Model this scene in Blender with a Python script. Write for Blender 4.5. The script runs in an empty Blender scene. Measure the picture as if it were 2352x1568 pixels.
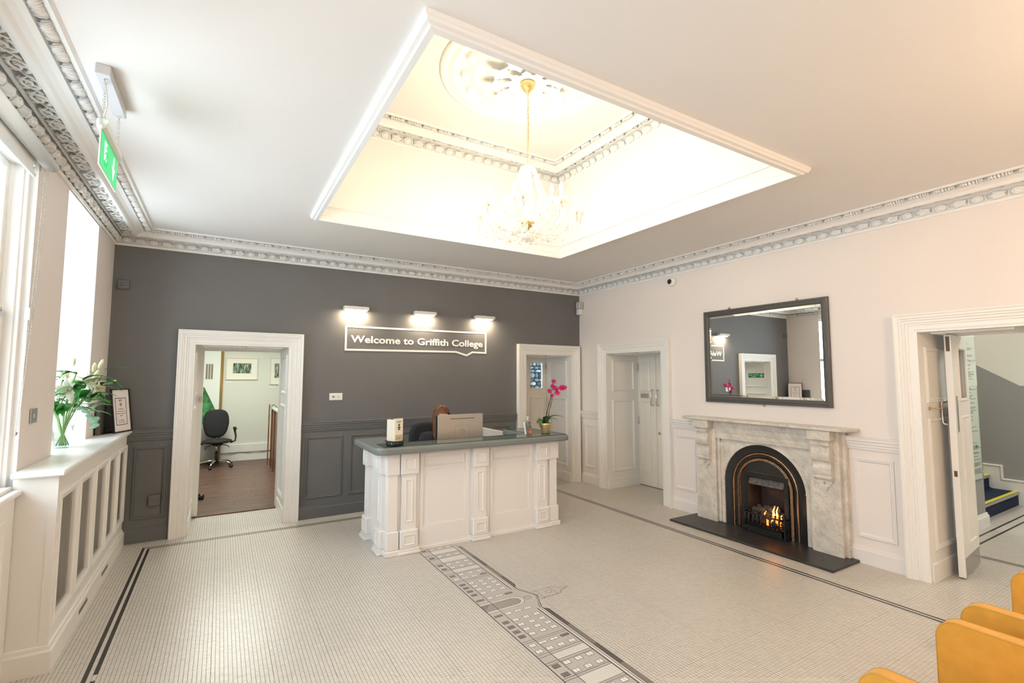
import bpy, bmesh, math, random
import numpy as np
from mathutils import Vector, Matrix
random.seed(7)
sc = bpy.context.scene
COL = sc.collection
# ---------------------------------------------------------------- camera
YAW, PITCH, ROLL, FPX = 0.54174, 0.07333, 0.00173, 1105.85
CAM = Vector((0, 0, 1.70))
_f = Vector((math.sin(YAW)*math.cos(PITCH), math.cos(YAW)*math.cos(PITCH), math.sin(PITCH)))
_r = Vector((math.cos(YAW), -math.sin(YAW), 0)); _u = _r.cross(_f)
_r2 = _r*math.cos(ROLL)+_u*math.sin(ROLL); _u2 = -_r*math.sin(ROLL)+_u*math.cos(ROLL)
cd = bpy.data.cameras.new('camera'); cam = bpy.data.objects.new('camera', cd); COL.objects.link(cam)
cd.sensor_width = 36.0; cd.sensor_fit = 'HORIZONTAL'; cd.lens = FPX/2352*36.0; cd.clip_start = .05; cd.clip_end = 200
m = Matrix.Identity(4)
for i in range(3):
    m[i][0] = _r2[i]; m[i][1] = _u2[i]; m[i][2] = -_f[i]; m[i][3] = CAM[i]
cam.matrix_world = m
sc.camera = cam
# ---------------------------------------------------------------- sky, daylight, exposure
SKY = 4.7
EXPOSURE = 1.0
w = bpy.data.worlds.new('sky'); sc.world = w; w.use_nodes = True
bg = w.node_tree.nodes['Background']; bg.inputs[0].default_value = (.80, .90, 1.0, 1); bg.inputs[1].default_value = SKY
sc.view_settings.view_transform = 'Standard'; sc.view_settings.look = 'None'
sc.view_settings.exposure = EXPOSURE; sc.view_settings.gamma = 1.0; sc.view_settings.use_curve_mapping = False
try:
    sc.cycles.max_bounces = 10; sc.cycles.diffuse_bounces = 5; sc.cycles.glossy_bounces = 5
    sc.cycles.transmission_bounces = 8; sc.cycles.transparent_max_bounces = 16
    sc.cycles.sample_clamp_indirect = 6.0; sc.cycles.use_denoising = True
    sc.cycles.caustics_reflective = False; sc.cycles.caustics_refractive = False
except Exception: pass
def area(name, loc, size, power, col, direction, portal=False, spread=180):
    d = bpy.data.lights.new(name, 'AREA'); d.shape = 'RECTANGLE'; d.size, d.size_y = size
    d.energy = power; d.color = col; d.spread = math.radians(spread)
    o = bpy.data.objects.new(name, d); COL.objects.link(o); o.location = loc
    o.rotation_euler = Vector(direction).to_track_quat('-Z', 'Y').to_euler()
    if portal: d.cycles.is_portal = True
    return o
# daylight comes in through the windows of the left wall (sky portals in the window openings)
area('window_portal', (-1.2, 3.105, 2.02), (1.6, 1.95), 1, (1, 1, 1), (1, 0, 0), True)
area('window_portal', (-1.47, 5.08, 2.1), (1.0, 1.9), 1, (1, 1, 1), (1, 0, 0), True)
area('window_portal', (-1.2, 0.2, 2.02), (1.6, 1.95), 1, (1, 1, 1), (1, 0, 0), True)  # portal of the extra window out of view, added for more daylight
# ---------------------------------------------------------------- room dimensions (metres)
D, R, L = 6.33, 5.135, -1.0        # back wall y, right wall x, left wall x
ZT = 3.22                          # ceiling
FR = -2.9                          # wall behind the camera
# ---------------------------------------------------------------- helpers
WLOC = {}
def link(o, parent=None):
    COL.objects.link(o)
    if parent is not None: o.parent = parent
    return o
def wl(o):
    return WLOC.get(o.name, Vector((0, 0, 0))) if o is not None else Vector((0, 0, 0))
def tag(o, label=None, cat=None, group=None, kind=None):
    if label: o['label'] = label
    if cat: o['category'] = cat
    if group: o['group'] = group
    if kind: o['kind'] = kind
    return o
def thing(name, label, cat, loc=(0, 0, 0), group=None, rz=0):
    o = bpy.data.objects.new(name, None); link(o); o.location = loc; o.rotation_euler = (0, 0, rz)
    o.empty_display_size = .1; WLOC[o.name] = Vector(loc)
    return tag(o, label, cat, group)
def struct(name, loc=(0, 0, 0)):
    o = bpy.data.objects.new(name, None); link(o); o.location = loc; WLOC[o.name] = Vector(loc)
    return tag(o, kind='structure')
class MB:
    def __init__(s): s.v = []; s.f = []; s.m = []; s.s = []
    def add(s, vs, fs, mi=0, sm=False):
        n = len(s.v); s.v += [tuple(p) for p in vs]
        for f in fs: s.f.append(tuple(n+i for i in f)); s.m.append(mi); s.s.append(sm)
        return s
    def quad(s, a, b, c, d, mi=0): return s.add([a, b, c, d], [(0, 1, 2, 3)], mi)
    def box(s, x0, x1, y0, y1, z0, z1, mi=0):
        v = [(x, y, z) for z in (z0, z1) for y in (y0, y1) for x in (x0, x1)]
        return s.add(v, [(0, 2, 3, 1), (4, 5, 7, 6), (0, 1, 5, 4), (2, 6, 7, 3), (0, 4, 6, 2), (1, 3, 7, 5)], mi)
    def cbox(s, x0, x1, y0, y1, z0, z1, b=.004, mi=0):   # box with chamfered edges
        lo = (min(x0, x1), min(y0, y1), min(z0, z1)); hi = (max(x0, x1), max(y0, y1), max(z0, z1))
        b = min(b, *[(hi[i]-lo[i])*.45 for i in range(3)])
        vs = []; idx = {}
        for sx in (0, 1):
            for sy in (0, 1):
                for sz in (0, 1):
                    c = [(lo, hi)[(sx, sy, sz)[i]][i] for i in range(3)]
                    for ax in range(3):
                        p = [c[i]+(0 if i == ax else (b if (sx, sy, sz)[i] == 0 else -b)) for i in range(3)]
                        idx[(sx, sy, sz, ax)] = len(vs); vs.append(p)
        fs = []
        for ax in range(3):
            o1, o2 = [i for i in range(3) if i != ax]
            for sd in (0, 1):
                loop = []
                for (p, q) in ((0, 0), (1, 0), (1, 1), (0, 1)):
                    k = [0, 0, 0]; k[ax] = sd; k[o1] = p; k[o2] = q
                    loop.append(idx[(*k, ax)])
                fs.append(tuple(loop))
        for ax in range(3):
            o1, o2 = [i for i in range(3) if i != ax]
            for p in (0, 1):
                for q in (0, 1):
                    k0 = [0, 0, 0]; k0[o1] = p; k0[o2] = q; k1 = list(k0); k1[ax] = 1
                    fs.append((idx[(*k0, o1)], idx[(*k0, o2)], idx[(*k1, o2)], idx[(*k1, o1)]))
        for sx in (0, 1):
            for sy in (0, 1):
                for sz in (0, 1): fs.append(tuple(idx[(sx, sy, sz, a)] for a in range(3)))
        return s.add(vs, fs, mi)
    def prism(s, poly, M, c0, c1, mi=0):
        n = len(poly)
        vs = [M(a, b, c0) for a, b in poly]+[M(a, b, c1) for a, b in poly]
        fs = [tuple(range(n)), tuple(range(2*n-1, n-1, -1))]+[(i, (i+1) % n, n+(i+1) % n, n+i) for i in range(n)]
        return s.add(vs, fs, mi)
    def tube(s, pts, r, n=8, mi=0, caps=True, closed=False, sm=True):
        P = [Vector(p) for p in pts]; k = len(P)
        rr = r if isinstance(r, (list, tuple)) else [r]*k
        up = None; rings = []
        for i in range(k):
            if closed: t = P[(i+1) % k]-P[i-1]
            else: t = P[min(i+1, k-1)]-P[max(i-1, 0)]
            if t.length < 1e-9: t = Vector((0, 0, 1))
            t.normalize()
            if up is None:
                up = Vector((0, 0, 1)) if abs(t.z) < .9 else Vector((1, 0, 0))
            a = up-t*up.dot(t)
            if a.length < 1e-6: a = t.orthogonal()
            a.normalize(); up = a; b = t.cross(a)
            rings.append([P[i]+(a*math.cos(j*2*math.pi/n)+b*math.sin(j*2*math.pi/n))*rr[i] for j in range(n)])
        vs = [p for q in rings for p in q]; fs = []
        for i in range(k if closed else k-1):
            i2 = (i+1) % k
            for j in range(n): fs.append((i*n+j, i*n+(j+1) % n, i2*n+(j+1) % n, i2*n+j))
        if caps and not closed: fs += [tuple(range(n-1, -1, -1)), tuple(range((k-1)*n, k*n))]
        return s.add(vs, fs, mi, sm)
    def lathe(s, prof, c=(0, 0, 0), n=24, mi=0, sm=True, axis='z', mod=None):
        vs = []; fs = []; k = len(prof)
        for i, (r, z) in enumerate(prof):
            for j in range(n):
                th = j*2*math.pi/n; q = r*(mod(th, i) if mod else 1)
                x, y = q*math.cos(th), q*math.sin(th)
                p = (x, y, z) if axis == 'z' else ((z, x, y) if axis == 'x' else (x, z, y))
                vs.append((p[0]+c[0], p[1]+c[1], p[2]+c[2]))
        for i in range(k-1):
            for j in range(n): fs.append((i*n+j, i*n+(j+1) % n, (i+1)*n+(j+1) % n, (i+1)*n+j))
        if prof[0] == prof[-1]: return s.add(vs, fs, mi, sm)
        if prof[0][0] > 1e-6: fs.append(tuple(range(n-1, -1, -1)))
        if prof[-1][0] > 1e-6: fs.append(tuple(range((k-1)*n, k*n)))
        return s.add(vs, fs, mi, sm)
    def ell(s, c, r, n=12, k=8, mi=0, sm=True, M=None):
        rx, ry, rz = r if isinstance(r, (tuple, list)) else (r, r, r)
        vs = []; fs = []
        for i in range(k+1):
            ph = -math.pi/2+math.pi*i/k
            for j in range(n):
                th = j*2*math.pi/n
                p = Vector((rx*math.cos(ph)*math.cos(th), ry*math.cos(ph)*math.sin(th), rz*math.sin(ph)))
                if M is not None: p = M @ p
                vs.append((p[0]+c[0], p[1]+c[1], p[2]+c[2]))
        for i in range(k):
            for j in range(n): fs.append((i*n+j, i*n+(j+1) % n, (i+1)*n+(j+1) % n, (i+1)*n+j))
        return s.add(vs, fs, mi, sm)
    def sweep(s, M, path, prof, closed=False, mi=0, caps=True):
        # path in the plane (a,b); prof = (w: offset to the left of the path, c: out of the plane)
        k = len(path); P = [Vector((p[0], p[1])) for p in path]; nr = len(prof); vs = []; fs = []
        for i in range(k):
            d0 = (P[i]-P[i-1]) if (closed or i > 0) else None
            d1 = (P[(i+1) % k]-P[i]) if (closed or i < k-1) else None
            if d0 is None: d0 = d1
            if d1 is None: d1 = d0
            d0 = d0.normalized(); d1 = d1.normalized()
            n0 = Vector((-d0.y, d0.x)); n1 = Vector((-d1.y, d1.x)); mt = n0+n1
            mt = mt/max(mt.dot(n0), 1e-6) if mt.length > 1e-6 else n0
            for wv, c in prof:
                q = P[i]+mt*wv; vs.append(M(q.x, q.y, c))
        for i in range(k if closed else k-1):
            i2 = (i+1) % k
            for j in range(nr-1): fs.append((i*nr+j, i*nr+j+1, i2*nr+j+1, i2*nr+j))
        if caps and not closed: fs += [tuple(range(nr)), tuple(range((k-1)*nr, k*nr))]
        return s.add(vs, fs, mi)
    def slab(s, M, a0, a1, b0, b1, holes, c0, c1, mi=0):
        # flat slab with rectangular holes, both faces, hole sides and rim
        A = sorted(set([a0, a1]+[h[i] for h in holes for i in (0, 1)])); B = sorted(set([b0, b1]+[h[i] for h in holes for i in (2, 3)]))
        A = [a for a in A if a0 <= a <= a1]; B = [b for b in B if b0 <= b <= b1]
        def inh(a, b): return any(h[0] < a < h[1] and h[2] < b < h[3] for h in holes)
        for i in range(len(A)-1):
            for j in range(len(B)-1):
                if inh((A[i]+A[i+1])/2, (B[j]+B[j+1])/2): continue
                for c in (c0, c1): s.quad(M(A[i], B[j], c), M(A[i+1], B[j], c), M(A[i+1], B[j+1], c), M(A[i], B[j+1], c), mi)
        for h in list(holes)+[(a0, a1, b0, b1)]:
            p = [(h[0], h[2]), (h[1], h[2]), (h[1], h[3]), (h[0], h[3])]
            for i in range(4):
                q, r_ = p[i], p[(i+1) % 4]
                if h in holes and q[1] == r_[1] == b0: continue
                s.quad(M(*q, c0), M(*r_, c0), M(*r_, c1), M(*q, c1), mi)
        return s
    def mesh(s, name, mats, off=(0, 0, 0)):
        me = bpy.data.meshes.new(name)
        me.from_pydata([(a-off[0], b-off[1], c-off[2]) for a, b, c in s.v], [], s.f)
        for mt in (mats if isinstance(mats, (list, tuple)) else [mats]): me.materials.append(mt)
        me.polygons.foreach_set('material_index', s.m); me.polygons.foreach_set('use_smooth', s.s)
        if any(s.s):
            bm = bmesh.new(); bm.from_mesh(me); bmesh.ops.recalc_face_normals(bm, faces=bm.faces[:]); bm.to_mesh(me); bm.free()
        me.update()
        return me
    def build(s, name, mats, parent=None, local=False, kind=None):
        off = (0, 0, 0) if local else wl(parent)
        o = bpy.data.objects.new(name, s.mesh(name, mats, off)); link(o, parent); WLOC[o.name] = Vector(off)
        if kind: o['kind'] = kind
        return o
def inst(me, name, parent, mat4):
    o = bpy.data.objects.new(name, me); link(o, parent)
    mm = Matrix(mat4)
    if parent is not None: mm = Matrix.Translation(-wl(parent)) @ mm
    o.matrix_basis = mm
    return o
def copy_tree(o, parent=None):
    c = o.copy(); COL.objects.link(c)
    if parent is not None: c.parent = parent
    for ch in [x for x in COL.objects if x.parent == o]: copy_tree(ch, c)
    return c
def MBK(a, b, c): return (a, D-c, b)          # back wall: a=x, b=z, c=out of the wall
def MRT(a, b, c): return (R-c, a, b)          # right wall: a=y
def MLF(a, b, c): return (L+c, a, b)          # left wall: a=y
# ---------------------------------------------------------------- materials
MATS = {}
def mat(name, col, rough=.5, metal=0., var=0., vscale=3., bump=0., bscale=60., spec=.5, coat=0., emit=None, es=0., trans=0., ior=1.45, alpha=1.):
    if name in MATS: return MATS[name]
    mt = bpy.data.materials.new(name); mt.use_nodes = True; nt = mt.node_tree; N = nt.nodes; b = N['Principled BSDF']
    b.inputs['Base Color'].default_value = (*col, 1); b.inputs['Roughness'].default_value = rough; b.inputs['Metallic'].default_value = metal
    b.inputs['Specular IOR Level'].default_value = spec; b.inputs['Coat Weight'].default_value = coat; b.inputs['IOR'].default_value = ior
    b.inputs['Transmission Weight'].default_value = trans; b.inputs['Alpha'].default_value = alpha
    if emit: b.inputs['Emission Color'].default_value = (*emit, 1); b.inputs['Emission Strength'].default_value = es
    if var or bump:
        tc = N.new('ShaderNodeTexCoord')
        if var:
            nz = N.new('ShaderNodeTexNoise'); nz.inputs['Scale'].default_value = vscale; nz.inputs['Detail'].default_value = 5
            nt.links.new(tc.outputs['Object'], nz.inputs['Vector'])
            rp = N.new('ShaderNodeValToRGB')
            rp.color_ramp.elements[0].position = .3; rp.color_ramp.elements[1].position = .7
            rp.color_ramp.elements[0].color = (*[max(0, x*(1-var)) for x in col], 1); rp.color_ramp.elements[1].color = (*[min(1, x*(1+var)) for x in col], 1)
            nt.links.new(nz.outputs['Fac'], rp.inputs['Fac']); nt.links.new(rp.outputs['Color'], b.inputs['Base Color'])
        if bump:
            n2 = N.new('ShaderNodeTexNoise'); n2.inputs['Scale'].default_value = bscale; n2.inputs['Detail'].default_value = 3
            bp = N.new('ShaderNodeBump'); bp.inputs['Strength'].default_value = bump; bp.inputs['Distance'].default_value = .004
            nt.links.new(tc.outputs['Object'], n2.inputs['Vector']); nt.links.new(n2.outputs['Fac'], bp.inputs['Height']); nt.links.new(bp.outputs['Normal'], b.inputs['Normal'])
    MATS[name] = mt
    return mt
def glassmat(name, tint=(1, 1, 1), refl=.08, rough=0.0, fres=.5):
    # thin clear pane: mostly transparent with a mirror-like sheen by angle
    mt = bpy.data.materials.new(name); mt.use_nodes = True; nt = mt.node_tree; N = nt.nodes; N.clear()
    out = N.new('ShaderNodeOutputMaterial'); mx = N.new('ShaderNodeMixShader'); tr = N.new('ShaderNodeBsdfTransparent'); gl = N.new('ShaderNodeBsdfGlossy')
    fr = N.new('ShaderNodeLayerWeight'); fr.inputs['Blend'].default_value = .12
    mm = N.new('ShaderNodeMath'); mm.operation = 'MULTIPLY_ADD'; mm.use_clamp = True; mm.inputs[1].default_value = fres; mm.inputs[2].default_value = refl
    tr.inputs[0].default_value = (*tint, 1); gl.inputs['Roughness'].default_value = rough
    nt.links.new(fr.outputs['Fresnel'], mm.inputs[0]); nt.links.new(mm.outputs[0], mx.inputs[0]); nt.links.new(tr.outputs[0], mx.inputs[1]); nt.links.new(gl.outputs[0], mx.inputs[2]); nt.links.new(mx.outputs[0], out.inputs[0])
    MATS[name] = mt
    return mt
white = mat('white_gloss_paint', (.83, .81, .78), .32, bump=.05, bscale=25)
cream = mat('cream_door_paint', (.80, .76, .69), .38, bump=.05, bscale=20)
plaster = mat('white_plaster', (.86, .85, .83), .75, bump=.06, bscale=40)
ceil_m = mat('ceiling_paint', (.84, .82, .80), .85, bump=.03, bscale=12)
pale = mat('pale_wall_paint', (.80, .735, .70), .72, var=.012, vscale=1.2, bump=.05, bscale=30)
dado_m = mat('pale_dado_paint', (.79, .75, .735), .45, bump=.04, bscale=25)
dark = mat('charcoal_wall_paint', (.155, .153, .153), .62, var=.05, vscale=1.5, bump=.06, bscale=25)
dark_g = mat('charcoal_dado_paint', (.145, .148, .152), .36, bump=.05, bscale=25)
grey_top = mat('grey_counter_paint', (.20, .215, .215), .30, var=.04)
black = mat('black_plastic', (.02, .02, .022), .4)
blackfab = mat('black_fabric', (.022, .022, .024), .85, bump=.3, bscale=400)
chrome = mat('polished_metal', (.75, .74, .72), .18, 1.0)
steel = mat('brushed_metal', (.55, .53, .50), .32, 1.0)
brass = mat('aged_brass', (.60, .43, .19), .3, 1.0)
gold = mat('gilt_metal', (.80, .60, .30), .32, 1.0, bump=.2, bscale=80)
plasticw = mat('white_plastic', (.78, .77, .75), .35)
def crystalmat(name):
    mt = glassmat(name, (.99, .98, .96), .30); nt = mt.node_tree; N = nt.nodes; out = [n for n in N if n.type == 'OUTPUT_MATERIAL'][0]; old = out.inputs[0].links[0].from_socket
    tl = N.new('ShaderNodeBsdfTranslucent'); tl.inputs[0].default_value = (.95, .94, .90, 1); df = N.new('ShaderNodeBsdfDiffuse'); df.inputs[0].default_value = (.9, .89, .86, 1); m1 = N.new('ShaderNodeMixShader'); m1.inputs[0].default_value = .5; m2 = N.new('ShaderNodeMixShader'); m2.inputs[0].default_value = .38
    nt.links.new(tl.outputs[0], m1.inputs[1]); nt.links.new(df.outputs[0], m1.inputs[2]); nt.links.new(old, m2.inputs[1]); nt.links.new(m1.outputs[0], m2.inputs[2]); nt.links.new(m2.outputs[0], out.inputs[0])
    return mt
crystal = crystalmat('cut_crystal')
pane = glassmat('window_glass', (.97, .99, .98), .03)
clearglass = glassmat('clear_glass', (.97, .99, .98), .03, fres=.22)
# ================================================================ THE SETTING
# ---- mosaic floor
PT = .02207; GX, GY = -.605, 6.034
def tile_mat(name, col, var, grid=False):
    mt = bpy.data.materials.new(name); mt.use_nodes = True; nt = mt.node_tree; N = nt.nodes; b = N['Principled BSDF']
    b.inputs['Roughness'].default_value = .30; b.inputs['Specular IOR Level'].default_value = .45
    g = N.new('ShaderNodeNewGeometry'); mp = N.new('ShaderNodeVectorMath'); mp.operation = 'DIVIDE'; mp.inputs[1].default_value = (PT, PT, 1000)
    sub = N.new('ShaderNodeVectorMath'); sub.operation = 'SUBTRACT'; sub.inputs[1].default_value = (GX, GY, -500)
    fl = N.new('ShaderNodeVectorMath'); fl.operation = 'FLOOR'; wn = N.new('ShaderNodeTexWhiteNoise'); wn.noise_dimensions = '2D'
    nz = N.new('ShaderNodeTexNoise'); nz.inputs['Scale'].default_value = 1.1; nz.inputs['Detail'].default_value = 4
    nt.links.new(g.outputs['Position'], sub.inputs[0]); nt.links.new(sub.outputs[0], mp.inputs[0]); nt.links.new(mp.outputs[0], fl.inputs[0]); nt.links.new(fl.outputs[0], wn.inputs['Vector'])
    nt.links.new(g.outputs['Position'], nz.inputs['Vector'])
    ad = N.new('ShaderNodeMath'); ad.operation = 'MULTIPLY_ADD'; ad.inputs[1].default_value = .55
    nt.links.new(wn.outputs['Value'], ad.inputs[0]); nt.links.new(nz.outputs['Fac'], ad.inputs[2])
    rp = N.new('ShaderNodeValToRGB'); rp.color_ramp.elements[0].position = .3; rp.color_ramp.elements[1].position = 1.15 if False else 1.0
    rp.color_ramp.elements[0].color = (*[c*(1-var) for c in col], 1); rp.color_ramp.elements[1].color = (*[min(1, c*(1+var)) for c in col], 1)
    nt.links.new(ad.outputs[0], rp.inputs['Fac']); nt.links.new(rp.outputs['Color'], b.inputs['Base Color'])
    return mt
tile_w = tile_mat('pale_mosaic_tile', (.63, .59, .535), .06); tile_b = tile_mat('black_mosaic_tile', (.035, .032, .032), .3)
grout = mat('dark_grout', (.13, .115, .10), .9, var=.15, vscale=8)
fl = MB(); fl.quad((L-.45, FR-.1, -.0015), (5.95, FR-.1, -.0015), (5.95, D+.74, -.0015), (L-.45, D+.74, -.0015))
fl.quad((5.95, -.6, -.0015), (9.3, -.6, -.0015), (9.3, 2.2, -.0015), (5.95, 2.2, -.0015))
fl.box(L-.45, 9.3, FR-.1, D+.74, -.12, -.002)
floor = fl.build('floor', grout); floor['kind'] = 'structure'
def proj(p):
    d = Vector(p)-CAM; z = d.dot(_f)
    return (1176+FPX*d.dot(_r2)/z, 784-FPX*d.dot(_u2)/z) if z > .05 else (-9, -9)
def tiles():
    ix, iy = np.meshgrid(np.arange(-20, 460), np.arange(-406, 48), indexing='ij')
    ix = ix.ravel(); iy = iy.ravel(); x = GX+ix*PT; y = GY+iy*PT
    main = (x >= L-.02) & (x < R-PT) & (y < D-PT*.5) & (y > FR)
    dr1 = (x >= -.26) & (x < .675) & (y >= D-PT) & (y < 7.045)
    dr2 = (x >= 4.03) & (x < 4.94) & (y >= D-PT) & (y < 7.02)
    dr3 = (x >= R-PT) & (x < 5.78) & (y >= 4.56) & (y < 5.66)
    hall = (x >= R-PT) & (x < 9.23) & (y >= -.45) & (y < 1.73)
    hall2 = (x >= 5.86) & (x < 9.23) & (y >= 1.70) & (y < 2.13)
    keep = main | dr1 | dr2 | dr3 | hall | hall2
    ix, iy, x, y = ix[keep], iy[keep], x[keep], y[keep]
    K1 = 227
    blk = (((ix == 0) | (ix == K1)) & (iy <= 2)) | ((iy == 2) & (ix >= 0) & (ix <= K1)) | (((ix == 2) | (ix == K1-2)) & (iy <= 0)) | ((iy == 0) & (ix >= 2) & (ix <= K1-2))
    hx = np.floor((6.245-GX)/PT); hy = np.floor((1.92-GY)/PT)
    inh = x > 5.8
    blk |= inh & (((ix == hx) | (ix == hx+2)) & (iy <= hy+2) | ((iy == hy+2) | (iy == hy-2)) & (ix >= hx))
    g = .00095; h = .00045
    jx = np.where(ix % 14 == 0, .0007, 0); jy = np.where(iy % 14 == 0, .0006, 0)
    x0 = x+g+jx; x1 = x+PT-g; y0 = y+h+jy; y1 = y+PT-h
    rng = np.random.default_rng(3); n = len(x); zz = rng.uniform(-.0002, .0002, n)
    # the 300 tiles that show largest become separate pieces
    d = np.sqrt(x*x+y*y); cx = x+PT/2; cy = y+PT/2
    dv = np.stack([cx, cy, np.full(n, -CAM.z)], 1); fz = dv @ np.array(_f); px = 1176+FPX*(dv @ np.array(_r2))/fz; py = 784-FPX*(dv @ np.array(_u2))/fz
    vis = (fz > .1) & (py < 1562) & (px > 200) & (px < 1930) & ~((cx > 1.66) & (cx < 2.2)) & ~((cx > 1.9) & (cy < 1.1))
    order = np.argsort(np.where(vis, -1/fz**3, 0)); big = np.zeros(n, bool); big[order[:300]] = True
    me = MB().cbox(g, PT-g, h, PT-h, -.006, 0, .0005).mesh('tile', [tile_w])
    for i in np.nonzero(big)[0]:
        o = bpy.data.objects.new('tile', me); link(o, floor); o.location = (x[i], y[i], zz[i])
    r = ~big; x0, x1, y0, y1, zz, blk = x0[r], x1[r], y0[r], y1[r], zz[r], blk[r]; n = len(x0)
    co = np.empty((n, 4, 3), np.float32)
    co[:, 0] = np.stack([x0, y0, zz], 1); co[:, 1] = np.stack([x1, y0, zz], 1); co[:, 2] = np.stack([x1, y1, zz], 1); co[:, 3] = np.stack([x0, y1, zz], 1)
    me = bpy.data.meshes.new('mosaic_tiles'); me.vertices.add(n*4); me.vertices.foreach_set('co', co.ravel())
    me.loops.add(n*4); me.loops.foreach_set('vertex_index', np.arange(n*4, dtype=np.int32)); me.polygons.add(n)
    me.polygons.foreach_set('loop_start', np.arange(0, n*4, 4, dtype=np.int32)); me.polygons.foreach_set('loop_total', np.full(n, 4, np.int32))
    me.materials.append(tile_w); me.materials.append(tile_b); me.polygons.foreach_set('material_index', blk.astype(np.int32)); me.update(); me.validate()
    o = bpy.data.objects.new('mosaic_tiles', me); link(o, floor); o['kind'] = 'stuff'
tiles()
# ---- walls
OP1 = (-.267, .692, -.02, 2.06); OP2 = (4.04, 4.945, -.02, 2.06); OP3 = (4.555, 5.665, -.02, 2.07); OP4 = (.52, 1.75, -.02, 2.10)
def swall(name, b, m_): o = b.build(name, m_); o['kind'] = 'structure'; return o
def bw(): return MB().slab(MBK, L-.45, R, -.02, 4.4, [OP1, OP2], 0, -.72)
wall_back = swall('wall_back', bw(), dark)
wall_right = swall('wall_right', MB().slab(MRT, FR-.3, D+.72, -.02, 4.4, [OP3, OP4, (2.87, 3.40, -.02, .67)], 0, -.70), pale)
WREC = (4.58, 5.58, 1.12, 3.06); WN1 = (2.28, 3.93, 1.04, 3.0); WN_EXTRA = (-.6, 1.0, 1.04, 3.0)
wall_left = swall('wall_left', MB().slab(MLF, FR-.3, D, -.02, 4.4, [WREC, WN1, WN_EXTRA], 0, -.45), pale)
wall_front = swall('wall_front', MB().box(L-.45, R, FR-.3, FR, -.02, 4.4), pale)
# ---- ceiling with the raised coffer
CX0, CX1, CY0, CY1, CZ = .66, 3.61, 1.79, 4.80, 4.25
ceiling = struct('ceiling')
MB().slab(lambda a, b, c: (a, b, ZT-c), L+.352, R-.279, FR, D-.279, [(CX0+.06, CX1-.06, CY0+.06, CY1-.06)], 0, -.04).build('ceiling_plane', ceil_m, ceiling)
cb = MB(); a0, a1, b0, b1 = CX0+.1, CX1-.1, CY0+.1, CY1-.1
cb.box(a0-.05, a0, b0-.05, b1+.05, 3.3, CZ+.12); cb.box(a1, a1+.05, b0-.05, b1+.05, 3.3, CZ+.12)
cb.box(a0, a1, b0-.05, b0, 3.3, CZ+.05); cb.box(a0, a1, b1, b1+.05, 3.3, CZ+.12); cb.box(a0+.24, a1-.24, b0+.24, b1-.24, CZ, CZ+.10); cb.box(a0, a1, b0, b1, CZ+.09, CZ+.12)
cb.build('coffer_box', ceil_m, ceiling)
MB().slab(lambda a, b, c: (a, b, 3.34-c), L-.45, R, FR, D, [(CX0, CX1, CY0, CY1)], 0, -.04).build('roof_boarding', mat('roof_boards', (.12, .10, .08), .9), ceiling)
MCE = lambda a, b, c: (a, b, c)
MB().sweep(MCE, [(CX0, CY0), (CX1, CY0), (CX1, CY1), (CX0, CY1)], [(0, 3.222), (0, 3.200), (.008, 3.194), (.012, 3.182), (.030, 3.178), (.036, 3.168), (.066, 3.165), (.070, 3.178), (.072, 3.192), (.066, 3.198), (.066, 3.212), (.074, 3.222), (.080, 3.246), (.082, 3.262), (.076, 3.268), (.076, 3.278), (.088, 3.290), (.090, 3.318), (.090, 3.332), (.096, 3.338), (.1, 3.372)], True).build('coffer_moulding', plaster, ceiling)
# ---- ornate cornices
CP = [(0, 3.062), (.010, 3.062), (.016, 3.070), (.016, 3.082), (.006, 3.088), (.006, 3.142), (.020, 3.148), (.022, 3.215), (.044, 3.215), (.046, 3.152), (.056, 3.150), (.058, 3.262), (.130, 3.262), (.132, 3.146), (.150, 3.143), (.158, 3.150), (.170, 3.166), (.19, 3.178), (.212, 3.184), (.214, 3.270), (.254, 3.270), (.256, 3.206), (.272, 3.206), (.285, 3.222)]
def polar(prof, n, rx, ry, pet=0, amp=0.):
    b = MB(); vs = []; k = len(prof)
    for (q, z) in prof:
        for j in range(n):
            th = 2*math.pi*j/n; e = q*(1+(amp*math.cos(pet*th) if q > .4 else 0)); vs.append((rx*e*math.cos(th), ry*e*math.sin(th), z))
    fs = [((i+1)*n+j, (i+1)*n+(j+1) % n, i*n+(j+1) % n, i*n+j) for i in range(k-1) for j in range(n)]+[tuple(range(n))]
    return b.add(vs, fs, 0, True)
ros = polar([(.16, .020), (.24, .010), (.34, .018), (.52, .022), (.62, .010), (.8, .018), (1, -.010)], 30, .050, .029, 5, .17)
ros_me = ros.mesh('rosette', [plaster])
egg = polar([(.2, .024), (.45, .022), (.58, .006), (.7, .016), (.86, .014), (1, -.012)], 20, .041, .029)
for sx in (-1, 1):
    egg.tube([(sx*.042, -.027, .0), (sx*.052, -.014, .010), (sx*.046, .004, .014), (sx*.056, .024, .004)], [.002, .005, .004, .002], 5)
egg_me = egg.mesh('egg_leaf', [plaster])
scb = MB()
for sx, sg in ((-.083, 1), (.083, -1)):
    pts = []; rr = []
    for i in range(26):
        t = i/25; a = sg*(t*9.2)+(.4 if sg > 0 else 2.6); q = .034*(1-t)+.005
        pts.append((sx+q*1.7*math.cos(a), q*math.sin(a), .014+.008*t)); rr.append(.0085*(1-.45*t))
    scb.tube(pts, rr, 6)
for i in range(7):
    a = -.150+i*.046; s_ = 1 if i % 2 else -1
    scb.tube([(a, -s_*.005, .010), (a+.012, s_*.012, .019), (a+.020, s_*.026, .018), (a+.034, s_*.033, .006)], [.003, .007, .0065, .002], 5)
    scb.ell((a+.02, s_*.02, .012), (.012, .007, .009), 6, 4)
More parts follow.
